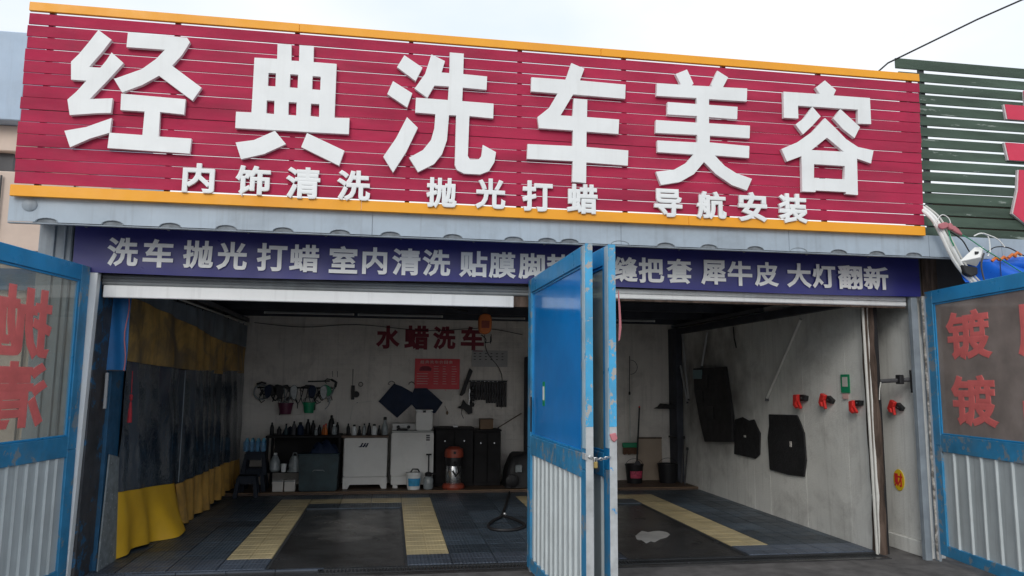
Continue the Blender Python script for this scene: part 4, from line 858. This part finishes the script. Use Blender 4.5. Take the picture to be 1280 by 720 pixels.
for k in range(4): B('buckle', 'black_gloss', hk, 1.375+.01*(k%2), 1.445+.01*(k%2), 5.885, 5.915, 1.33+k*.095, 1.33+k*.095+.075, .012)
TU('chain', 'chrome', hk, [(1.36+.008*math.sin(k*2), 5.89, 1.64-k*.045) for k in range(9)], .006, 5)
gn = thing('blow_gun', 'black blow gun hanging with its tail under the strap bundle', 'blow gun', (1.35, WP, 1.3))
MB().prism([(1.251,1.459),(1.315,1.379),(1.41,1.339),(1.418,1.218),(1.345,1.199),(1.262,1.285),(1.153,1.311),(1.22,1.351)], 5.88, 5.92).build('body', 'black', gn, bevel=.006)
TU('tail', 'black', gn, [(1.208,1.267, 0)][:0]+[(1.235,5.9,1.29),(1.225,5.9,1.22),(1.245,5.9,1.17),(1.265,5.9,1.13)], .006, 5)
ch_ = thing('hanging_key', 'small brass coloured hook ornament on the back wall right of the white box', 'ornament', (.98, WP, 1.3)); TU('string', 'brown_box', ch_, [(.94,5.97,1.34),(.98,5.97,1.27)], .004, 5); LA('charm', 'brown_box', ch_, [(.01,0),(.022,.03),(.01,.07)], (.985, 5.965, 1.19), 8)
# tool cluster on the left of the back wall
def gun(label, loc, rot, s, m='black', rack=None):
    t = thing('spray_gun', label, 'spray gun', (0,0,0), 'spray guns hanging on the back wall', local=True)
    MB().prism([(-.05,.0),(.06,.02),(.09,-.01),(.05,-.04),(-.02,-.05)], -.018, .018).build('body', m, t, bevel=.008)
    MB().prism([(-.05,-.01),(-.01,-.04),(-.03,-.15),(-.075,-.14)], -.014, .014).build('grip', 'black', t, bevel=.006)
    TU('lance', m, t, [(.08,0,0),(.15,0,-.03),(.21,0,-.09)], [.012,.009,.008], 7)
    TU('hose', 'black', t, [(-.05,0,-.14),(-.04,-.02,-.22),(.02,-.03,-.26),(.06,-.02,-.20)], .009, 6)
    t.location = loc; t.rotation_euler = (0, rot, 0); t.scale = (s,)*3; return t
def W(px, py): return None
cluster = [(-2.057,1.613, 'grey gun at the far left of the tools', .3, .9), (-1.902,1.614, 'second gun from the left, above the maroon bucket', .9, .9), (-1.683,1.643, 'gun with its lance pointing down over the maroon bucket', 1.2, 1.0),
 (-1.598,1.484, 'slanting gun between the two buckets', .8, .9), (-1.292,1.646, 'gun on the bar above the green bucket', 1.4, .8), (-1.106,1.607, 'large gun right of the green bucket', .5, 1.0), (-1.006,1.474, 'pale foam gun at the right of the tools', 1.5, .9), (-0.898,1.702, 'narrow gun at the right end of the tools', 1.9, .8)]
for i, (x_, z_, lab, rot, s_) in enumerate(cluster):
    gun(lab, (x_, 5.93-.012*i % .05, z_), rot, s_, ['clear_grey','black','black_gloss','black','teal_bin','black','clear_grey','black'][i])
cb = thing('cable_bundle', 'untidy bundle of dark cables and straps draped over the tool bar', 'cables', (-1.6, 5.96, 1.6))
for k in range(9):
    xa = -2.12+k*.13+random.uniform(-.03,.03); w_ = random.uniform(.08,.26); dp = random.uniform(.10,.34); yy = 5.90+random.uniform(-.03,.04)
    TU('cable', random.choice(['black','black_gloss','dark_metal','clear_grey']), cb, cat([(xa, yy+.03, 1.64), (xa+w_*.15, yy, 1.64-dp*.6), (xa+w_*.5, yy, 1.64-dp), (xa+w_*.85, yy, 1.64-dp*.5), (xa+w_, yy+.03, 1.65)], 4), random.uniform(.006,.014), 6)
for k in range(5):
    xa = -2.0+k*.22+random.uniform(-.05,.05)
    MB().prism(smooth_poly([(xa-.05,1.66),(xa+.03,1.69),(xa+.07,1.60),(xa+.04,1.48-.03*(k%3)),(xa-.02,1.45),(xa-.06,1.55)], 1), 5.86, 5.90).build('cloth_bundle', random.choice(['black','navy','clear_grey','print_dark']), cb, bevel=.008)
hc = thing('hose_coil', 'pale grey coil of hose hanging at the left edge of the back wall', 'hose', (-2.13, 5.95, 1.55))
for k in range(4): TU('coil', 'clear_grey', hc, [(-2.13+(.12-.008*k)*math.cos(2*PI*i/20), 5.95-.015*k, 1.56+(.13-.006*k)*math.sin(2*PI*i/20)) for i in range(21)], .008, 6)
TU('end', 'black', hc, [(-2.20,5.93,1.69),(-2.12,5.92,1.72),(-2.05,5.93,1.70)], .016, 6)
rk = thing('tool_bar', 'thin dark bar with pegs holding the spray guns', 'rack', (-1.2, 5.98, 1.65))
TU('bar', 'black', rk, [(-1.369,1.819, 5.98)][:0]+[(-1.38,5.975,1.74),(-1.02,5.975,1.75)], .012, 6); B('bar', 'black_wood', rk, -2.2, -.95, 5.975, 5.995, 1.62, 1.645, .003)
for k in range(9): TU('peg', 'black', rk, [(-2.15+k*.145,5.975,1.63),(-2.15+k*.145,5.92,1.64),(-2.15+k*.145,5.91,1.66)], .006, 5)
for lab, px0, m_ in (('long black brush with its stick hanging down left of the maroon bucket', -1.86, 'black'), ('green and black scrubbing brush hanging above the green bucket', -1.08, 'wire_green'), ('round black polisher pad hanging beside the grey coil', -1.98, 'black_gloss')):
    b_ = thing('hanging_brush', lab, 'brush', (px0, 5.9, 1.6)); 
    MB().prism(smooth_poly([(px0-.09,1.60),(px0-.03,1.70),(px0+.08,1.66),(px0+.12,1.55),(px0+.02,1.48)], 1), 5.87, 5.92).build('head', m_, b_, bevel=.008)
    TU('handle', 'black', b_, [(px0+.08,5.90,1.52),(px0+.05,5.90,1.18 if m_ == 'black' else 1.40)], .010, 6)
def pail(label, loc, r0, r1, h, m, lab=None, grp=None, open_=True):
    t = thing('bucket', label, 'bucket', loc, grp, local=True)
    LA('shell', m, t, [(r0,0),(r1,h),(r1+.01,h),(r1+.01,h+.015),(r1-.008,h+.015),(r1-.008,h),(r0-.006,.01)], n=18)
    TU('handle', 'black', t, [(r1*math.cos(a_), -.01, h+.11*math.sin(a_)) for a_ in [PI*i/10 for i in range(11)]], .004, 5)
    return t
pail('maroon bucket hanging on the back wall under the spray guns', (-1.71,1.038, 0)[:1]+(5.85, 1.20), .09, .12, .17, 'maroon_plastic')
pail('green bucket hanging on the back wall under the spray guns', (-1.333,1.104, 0)[:1]+(5.85, 1.22), .075, .10, .16, 'green_plastic')
for lab, x_ in (('black cable plug hanging beside the green bucket', -1.27),):
    t = thing('cable_plug', lab, 'plug', (x_, 5.95, 1.3)); TU('cable', 'black', t, [(x_,5.97,1.62),(x_+.01,5.96,1.45),(x_,5.96,1.36)], .008, 6); B('plug', 'black', t, x_-.025, x_+.03, 5.94, 5.98, 1.26, 1.36, .008)
sk = thing('wall_hook', 'black pulley hook hanging by a cord right of the spray guns', 'hook', (-.62, 5.96, 1.55))
TU('cord', 'black', sk, [(-.64,5.97,1.96),(-.635,5.97,1.62)], .005, 5); LA('pulley', 'black', sk, [(.05,0),(.055,.02),(.05,.04)], (0,0,0), 12, T=lambda p: (-.57+p[0], 5.97-p[2], 1.53+p[1])); B('bracket', 'black', sk, -.655, -.60, 5.95, 5.985, 1.44, 1.68, .006)
TU('ring', 'black', sk, [(-.50+.035*math.cos(2*PI*i/12), 5.97, 1.70+.035*math.sin(2*PI*i/12)) for i in range(13)], .006, 5)
for x_ in (-.98, -.90): solo(TU('wall_wire', 'black', None, [(x_, 5.985, 1.92), (x_+.005, 5.985, 1.82)], .004, 5), 'short dark wire stub on the back wall above the %s spray guns' % ('left of the rightmost' if x_ < -.95 else 'rightmost'), 'wire')
for nm_, px_, pf_, m_, sc_, lab in (('a',-1.42,PJ,'navy',1.2,'squat navy can near the middle of the shelf'),('b',-1.52,PT,'print_dark',1.1,'dark grey bottle left of the squat navy can on the shelf'),('c',-1.64,PS,'teal_bin',1.0,'small teal bottle towards the left of the shelf'),('d',-1.75,PJ,'black',.8,'low black tin towards the left of the shelf')):
    t_ = bottle(pf_, m_, 'black', lab); t_.location = (px_, 5.52, .882); t_.scale = (sc_,)*3
for px_, m_, lab in ((-1.62,'navy','rolled navy rag on the shelf behind the small teal bottle'), (-1.45,'print_dark','dark grey rag heap at the back of the shelf')):
    t_ = thing('rag', lab, 'rag', (px_, 5.75, .881)); MB().grid(12, 8, lambda u, v: (px_-.11+.22*u, 5.68+.16*v, .882+.10*math.sin(PI*u)**.6*math.sin(PI*v)**.6*(1+.3*math.sin(u*15+v*11)))).build('cloth', m_, t_, smooth=True); MB().grid(6, 4, lambda u, v: (px_+.09+.05*u, 5.66+.07*v, .883+.02*math.sin(PI*u))).build('loose_corner', m_, t_)
tall = bottle([(.035,0),(.04,.02),(.04,.2),(.03,.25),(.012,.28)], 'black_gloss', 'black', 'black spray can standing on the wall ledge above the shelf'); tall.location = (-.94, 5.7, .882)
rs = thing('ceiling_lead', 'thin black lead hanging in curves along the top of the back wall', 'cable', (0, 5.95, 2.7))
TU('lead', 'black', rs, cat([(-2.3,5.97,2.72),(-1.5,5.97,2.66),(-.6,5.97,2.72),(.6,5.97,2.64),(1.6,5.97,2.70),(2.3,5.97,2.6)], 5), .006, 5); TU('drop', 'black', rs, cat([(1.62,5.97,2.70),(1.66,5.97,2.3),(1.93,5.97,1.9),(1.93,5.97,1.3)], 5), .006, 5)
wc = thing('wall_cable', 'white cable looping on the wall above the left washing machine', 'cable', (-.6, 5.98, 1.3)); TU('loop', 'pipe_white', wc, [(-.66,5.99,1.10),(-.62,5.985,1.33),(-.55,5.985,1.39),(-.42,5.985,1.40),(-.30,5.985,1.42)], .004, 5); LA('clip', 'black', wc, [(.008,0),(.008,.01)], (-.55, 5.98, 1.385), 6)

# ------------------------------------------------------------------ right bay, back
br = thing('broom', 'green broom with brown bristles hanging head down on a pale stick', 'broom', (4.18, 5.9, .7))
P_ = (4.25,0.713); H0 = (4.253,2.247)
TU('stick', 'pipe_white', br, [(P_[0],5.88,P_[1]),(P_[0]-.005,5.88,(P_[1]+H0[1])/2+.1)], .012, 8); TU('stick', 'dark_metal', br, [(P_[0]-.005,5.88,(P_[1]+H0[1])/2+.1),(H0[0],5.88,H0[1])], .008, 6)
LA('joint', 'black', br, [(.016,0),(.02,.03),(.016,.06)], (P_[0]-.005, 5.88, (P_[1]+H0[1])/2+.07), 8)
B('head', 'green_plastic', br, 4.094,0.574, 5.85, 5.91, P_[1]-.075, P_[1], .01) if False else B('head', 'green_plastic', br, P_[0]-.145, P_[0]+.145, 5.85, 5.91, P_[1]-.09, P_[1]-.005, .01)
for k in range(10): MB().prism([(P_[0]-.135+k*.027,P_[1]-.091),(P_[0]-.112+k*.027,P_[1]-.091),(P_[0]-.113+k*.028,P_[1]-.20-random.uniform(0,.02)),(P_[0]-.138+k*.028,P_[1]-.20)], 5.855, 5.905).build('bristle_tuft', 'bristle', br)
TU('wire_bow', 'dark_metal', br, [(H0[0]+.02+.13*math.sin(a_), 5.9, H0[1]-.2+.13*math.cos(a_)) for a_ in [PI*i/8 for i in range(9)]], .005, 5)
mo = thing('mop', 'dark handled mop standing in the labelled black bucket', 'mop', (4.30, 5.75, .1)); TU('handle', 'black', mo, [(4.30,5.70,.30),(4.42,5.86,1.33)], .015, 8); LA('mop_head', 'print_dark', mo, [(.03,0),(.08,.05),(.05,.12),(.02,.15)], (4.32,5.70,.26), 10); LA('end_cap', 'red', mo, [(.016,0),(.016,.02)], (4.42,5.86,1.33), 6)
b1 = pail('black bucket with a pink label under the green broom', (4.23, 5.62, .046), .13, .155, .30, 'black_gloss', grp='black buckets on the step')
MB().grid(8, 1, lambda u, v: ((.142+.012*v)*math.cos(-PI*.75+u*PI*.5), (.142+.012*v)*math.sin(-PI*.75+u*PI*.5), .09+.12*v)).build('label', mat('label_pink', (.5,.06,.12), .5, var=.5, vscale=25), b1)
pail('plain black bucket in the back corner right of the labelled one', (4.83, 5.6, .046), .14, .17, .31, 'black_gloss', grp='black buckets on the step')
cn = thing('cardboard', 'tan cardboard sheet leaning on the wall between the two black buckets', 'cardboard', (4.55, 5.9, .046)); MB().prism([(4.40,.046),(4.86,.046),(4.85,.80),(4.40,.79)], 5.93, 5.94).build('sheet', mat('cardboard', (.40,.32,.25), .8, var=.08), cn)
B('tape', 'board', cn, 4.40, 4.855, 5.926, 5.9295, .77, .80, 0)
ws = thing('wall_shelf', 'small black bracket shelf in the back corner of the right bay', 'shelf', (4.95, 5.9, 1.32))
MB().prism([(4.72,1.31),(5.14,1.31),(5.14,1.35),(4.85,1.40),(4.80,1.34)], 5.70, 5.98).build('board', 'black', ws, bevel=.004); MB().prism([(5.0,1.309),(5.12,1.309),(5.12,1.2)], 5.94, 5.97).build('bracket', 'black', ws)
cc = thing('corner_cabinet', 'narrow dark locker standing in the back right corner', 'locker', (5.05, 5.8, .046)); B('body', 'ceiling', cc, 5.02, 5.14, 5.60, 5.97, .05, 2.75, .006); B('shelf_edge', 'black', cc, 4.97, 5.018, 5.62, 5.9, .8, .83, .003)
for lab, y_, z0_, z1_ in (('tall grey tool handle standing by the corner locker', 5.5, .046, .80), ('shorter grey tool handle standing by the corner locker', 5.35, .046, .62)):
    t = thing('hand_tool', lab, 'tool', (5.05, y_, z0_)); TU('shaft', 'dark_metal', t, [(5.03,y_-.02,z0_),(5.10,y_,z1_)], .014, 7); LA('knob', 'black', t, [(.02,0),(.025,.02),(.015,.05)], (5.10,y_,z1_), 8)
# ------------------------------------------------------------------ right wall things (x = 5.15)
def wallx(poly, th, m, name, par, x0=5.147, bv=.003): return MB().prism(poly, x0-th, x0, 'x').build(name, m, par, bevel=bv)
b5 = thing('board_panel', 'tall soot black board leaning at the back of the right wall', 'board', (5.1, 4.2, .85))
wallx([(5.005,2.017),(3.794,2.025),(3.718,1.759),(3.585,1.28),(3.609,0.891),(4.602,0.822),(4.776,1.14),(4.971,1.62)], .05, 'black', 'board', b5, 5.14)
B('sticker', mat('pale_blue', (.20,.33,.36), .6), b5, 5.075, 5.087, 4.62, 4.98, 1.84, 1.99, 0)
for k, (yy, zz) in enumerate(((4.6,1.45),(4.2,1.2),(4.4,1.7))): B('patch', 'black_gloss', b5, 5.078, 5.088, yy, yy+.25, zz, zz+.2, .003)
m3 = thing('rubber_mat', 'small black car mat hanging on the white right wall', 'mat', (5.14, 3.2, .7), 'black car mats on the right wall')
wallx([(3.539,1.232),(3.301,1.277),(3.105,1.237),(2.946,1.261),(2.851,1.157),(2.772,1.082),(2.809,0.782),(2.94,0.713),(3.601,0.716)], .022, 'mat_rubber', 'panel', m3, 5.14, .006); B('tag', 'paper', m3, 5.112, 5.119, 3.19, 3.25, .99, 1.02, 0)
m4 = thing('rubber_mat', 'larger black car mat hanging nearest the door on the white right wall', 'mat', (5.14, 2.1, .6), 'black car mats on the right wall')
wallx([(2.509,1.352),(1.782,1.372),(1.719,1.296),(1.629,1.158),(1.608,0.824),(1.669,0.617),(2.05,0.596),(2.537,0.607),(2.563,1.038),(2.512,1.196)], .022, 'mat_rubber', 'panel', m4, 5.14, .008); B('tag', 'paper', m4, 5.110, 5.119, 1.93, 1.97, .96, 1.03, 0)
st = thing('diagonal_pipe', 'white plastic pipe fixed slanting on the right wall', 'pipe', (5.12, 2.5, 1.5)); TU('pipe', 'pipe_white', st, [(5.12, 1.60, 2.58), (5.12, 2.55, 1.56)], .022, 8); LA('foot', 'print_dark', st, [(.03,0),(.02,.05)], (5.12, 2.54, 1.53), 8)
for lab, q in (('upper leaning tube lamp on the right wall behind the diagonal pipe', (4.43,2.60,4.66,2.05)), ('long leaning tube lamp in the back right corner', (5.50,2.62,5.25,1.5)), ('thin leaning tube lamp next to the corner locker', (5.75,2.35,5.30,1.45))):
    t = thing('leaning_tube', lab, 'tube', (5.1, q[2], q[3])); TU('tube', 'tube_glass', t, [(5.11, q[0], q[1]), (5.10, q[2], q[3])], .018, 7); LA('cap', 'dark_metal', t, [(.02,0),(.02,.03)], (5.10, q[2], q[3]-.03), 8)
cbk = solo(TU('loose_cable', 'black', None, [(5.12,3.50,2.62),(5.12,3.48,2.45),(5.12,3.42,2.30)], .010, 5), 'short black cord hanging high on the right wall', 'cord')
gsk = thing('wall_sticker', 'green and white code sticker on the right wall above the red clamps', 'sticker', (5.14, .8, 1.65)); B('backing', 'green_plastic', gsk, 5.135, 5.141, *(0.659,0.827,1.668,1.877), 0)
q_ = (0.659,0.827,1.668,1.877); B('white_field', 'paper', gsk, 5.131, 5.134, q_[0]+.035, q_[1]-.035, q_[2]+.07, q_[3]-.03, 0); B('caption', 'print_pale', gsk, 5.131, 5.134, q_[0]+.03, q_[1]-.03, q_[2]-.07, q_[2]-.01, 0)
def clamp(label, loc, s=1, rot=0):
    t = thing('mat_clamp', label, 'clamp', (0,0,0), 'red and black mat clamps on the right wall', local=True)
    MB().prism([(-.05,.03),(.07,.045),(.07,-.035),(-.03,-.03)], -.04, .02, 'x').build('mount', 'black', t, bevel=.008)
    MB().prism([(.07,.045),(.16,.04),(.17,-.09),(.12,-.125),(.07,-.105),(.11,-.06),(.075,-.02)], -.075, -.02, 'x').build('jaw', 'red', t, bevel=.008)
    MB().prism([(.10,.0),(.02,-.11),(.045,-.13),(.12,-.04)], -.06, -.03, 'x').build('lever', 'red', t, bevel=.005)
    LA('screw', 'chrome', t, [(.01,0),(.01,.01)], (-.045, .02, .0), 6)
    t.location = loc; t.scale = (s,)*3; t.rotation_euler = (rot, 0, 0); return t
for lab, (y_, z_), s_ in (('red clamp nearest the large black mat', (1.577,1.587), 1.05), ('second red clamp, between two others on the right wall', (1.008,1.571), .95), ('third red clamp, beside the white pole', (0.46,1.559), .85)):
    clamp(lab, (5.13, y_, z_), s_, {1.05: .0, .95: .35, .85: -.12}[s_])
q5 = (0.346,1.511)
clamp('lone red clamp on the outer wall right of the timber post', (5.54, q5[0], q5[1]), .85, .45)
vs = thing('pipe_vice', 'black steel clamp bar fixed between timber post and right jamb', 'clamp', (5.3, .25, 1.8))
TU('bar', 'dark_metal', vs, [(5.27,.30,1.80),(5.50,.12,1.82)], .022, 8); B('screw_block', 'black', vs, 5.39, 5.44, .14, .22, 1.77, 1.87, .006); TU('handle', 'black', vs, [(5.49,.10,1.68),(5.485,.10,1.92)], .012, 6); TU('cable', 'pipe_white', vs, [(5.26,.28,1.79),(5.235,.27,1.72),(5.225,.27,1.60)], .006, 5)
eg = thing('egg_sticker', 'oval yellow sticker with red characters low on the outer wall', 'sticker', (5.555, .45, .72))
MB().prism([(.475+.088*math.cos(2*PI*i/20), .725+.115*math.sin(2*PI*i/20)) for i in range(20)], 5.551, 5.558, 'x').build('oval', 'egg', eg)
glyph_mb('财', .41, .55, .65, .80, 0, .002, .03, T=lambda p: (5.5505+p[1]-.002, .96-p[0], p[2])).build('character', 'red', eg)
B('dark_bracket', 'black', thing('door_bolt', 'small black bolt bracket on the right jamb beside the lone red clamp', 'bolt', (5.52, .1, 1.4)), 5.52, 5.55, .055, .12, 1.36, 1.50, .006)

# ------------------------------------------------------------------ cables and tarp at the right end of the awning
cdt = thing('conduit_bundle', 'thick white corrugated cable conduit sagging from the signboard to the right gate', 'conduit', (5.3, -.55, 3.4))
pth = [(5.24,-.50,3.55),(5.30,-.60,3.42),(5.37,-.62,3.27),(5.45,-.62,3.11),(5.54,-.6,2.98),(5.65,-.58,2.86),(5.80,-.56,2.74),(5.95,-.54,2.66)]
for ox, oy, r_ in ((-.018,0,.018),(.018,-.012,.020),(.0,.02,.016)): TU('conduit', 'conduit', cdt, cat([(p[0]+ox*(1+.25*math.sin(i*1.7+r_*90)), p[1]+oy, p[2]) for i, p in enumerate(pth)], 4), r_, 8)
TU('conduit', 'pipe_white', cdt, cat([(p[0]+.055, p[1]-.02, p[2]+.012) for p in pth], 4), .010, 6)
for k, pl in enumerate(([(5.29,3.34),(5.39,3.37),(5.43,3.33),(5.36,3.29),(5.31,3.29)], [(5.42,3.34),(5.50,3.32),(5.57,3.23),(5.50,3.25),(5.43,3.29)], [(5.40,3.36),(5.45,3.35),(5.45,3.28),(5.40,3.29)])):
    MB().prism(smooth_poly(pl, 1), -.685-.006*k, -.66).build('cloth_tie', 'pink', cdt, bevel=.008)
wr_ = thing('wire_tangle', 'tangle of thin green, black and white wires over the blue tarpaulin', 'wires', (5.8, -.6, 3.1))
TU('green_wire', 'wire_green', wr_, cat([(5.42,-.66,3.30),(5.6,-.68,3.22),(5.8,-.68,3.10),(6.05,-.66,2.98),(6.35,-.62,2.84)]), .007*.75, 6)
TU('green_wire', 'wire_green', wr_, cat([(5.42,-.66,3.30),(5.43,-.67,3.20),(5.46,-.67,3.13)]), .010*.75, 6)
TU('black_wire', 'wire_black', wr_, cat([(5.45,-.64,3.28),(5.58,-.64,3.20),(5.66,-.64,3.08),(5.75,-.64,3.02)]), .009*.75, 6)
TU('black_wire', 'wire_black', wr_, cat([(5.85,-.64,3.08),(5.95,-.64,3.14),(6.1,-.64,3.14),(6.25,-.63,3.08),(6.4,-.62,3.02)]), .008*.75, 6)
TU('grey_wire', 'dark_metal', wr_, cat([(5.80,-.66,3.07),(5.76,-.66,2.95),(5.78,-.66,2.80),(5.82,-.66,2.72)]), .012*.75, 6)
TU('white_wire', 'conduit', wr_, cat([(5.70,-.66,3.24),(5.78,-.66,3.27),(5.86,-.66,3.24),(5.87,-.66,3.10),(5.84,-.66,3.04)]), .009*.75, 6)
TU('white_wire', 'conduit', wr_, cat([(5.80,-.67,3.27),(5.95,-.67,3.22),(6.03,-.67,3.14)]), .008*.75, 6)
TU('thin_wire', 'conduit', wr_, cat([(5.28,-.64,3.33),(5.36,-.65,3.44),(5.44,-.65,3.41),(5.46,-.65,3.33)]), .006*.75, 6)
for xx, zz in ((6.12, 3.05), (6.02, 3.02), (6.18, 3.07), (5.93, 3.01)):
    MB().tube([(xx-.04,-.65,zz-.015),(xx,-.66,zz+.02),(xx+.045,-.65,zz)], .016, 6).build('taped_joint', 'orange', wr_)
lb = thing('broken_shade', 'broken white plastic lamp shade among the wires at the awning end', 'lamp shade', (5.7, -.62, 3.05))
MB().add([(5.54,-.62,2.98),(5.70,-.66,3.13),(5.82,-.64,3.14),(5.84,-.60,3.02),(5.76,-.60,2.94),(5.72,-.70,3.02)], [(0,1,5),(1,2,5),(2,3,5),(3,4,5),(4,0,5),(0,4,3,2,1)]).build('shade', 'conduit', lb, bevel=.004)
MB().prism([(5.56,2.95),(5.74,2.93),(5.74,2.86),(5.66,2.83),(5.60,2.86)], -.64, -.58).build('socket', 'black', lb, bevel=.01); B('dark_slit', 'black', lb, 5.68, 5.72, -.685, -.678, 3.05, 3.08, 0)
bt = thing('blue_tarpaulin', 'bright blue tarpaulin roll lying above the right gate leaf', 'tarpaulin', (6.3, -.6, 2.75))
MB().grid(40, 8, lambda u, v: (5.62+1.9*u, -.60+.05*math.sin(u*13+v*3), 2.78-.02*u+(.20+.05*u)*v+.008*math.sin(u*23))).build('front_fold', 'blue_tarp', bt, smooth=True)
MB().tube([(5.66,-.52,2.95),(6.2,-.52,3.0),(7.5,-.52,3.04)], [.05,.07,.08], 10).build('roll', 'blue_tarp', bt, smooth=True)
for xx in (5.97, 6.62): TU('binding', 'wire_black', bt, [(xx,-.665,3.02),(xx,-.665,2.78)], .004, 5)
ov = solo(TU('overhead_cable', 'wire_black', None, [(4.84,-.45,4.93),(4.98,-.5,5.06),(5.7,-.9,5.40),(6.5,-1.4,5.72),(9.0,-3,6.6),(16,-7,8.6)], .009, 6), 'thin black cable running up into the sky from the signboard top', 'cable')

# ------------------------------------------------------------------ neighbour at the left
nb = thing('left_neighbour_building', 'pale beige and grey blue building beyond the left end of the garage', 'building', (-6, 3.2, 0))
B('lower_wall', 'beige_wall', nb, -14, -3.35, 2.2, 8, -.03, 4.16, .01)
B('parapet_band', 'beige_wall', nb, -12.0, -4.52, 2.4, 8, 4.46, 4.78, .01)
B('upper_box', 'grey_blue', nb, -12.0, -4.42, 2.2, 8, 4.782, 5.88, .01)
B('corner_trim', 'dark_metal', nb, -4.90, -4.86, 2.17, 2.199, 4.80, 5.86, 0)
B('dark_recess', 'dark_metal', nb, -12.0, -4.6, 2.5, 7.9, 4.162, 4.458, 0)
for xx in (-5.6, -4.55, -4.15, -3.75): TU('wall_pipe', 'dark_metal', nb, [(xx,2.17,0),(xx,2.17,4.1 if xx != -4.15 else 3.2)], .012, 5)
TU('wall_pipe', 'dark_metal', nb, [(-6,2.16,3.22),(-3.4,2.16,3.20)], .014, 5)
B('teal_door_frame', 'blue_dull', nb, -3.62, -3.36, 2.12, 2.198, 0, 3.0, .005)
B('teal_door_frame', 'blue_dull', nb, -5.6, -3.63, 2.12, 2.198, 2.75, 3.0, .005)
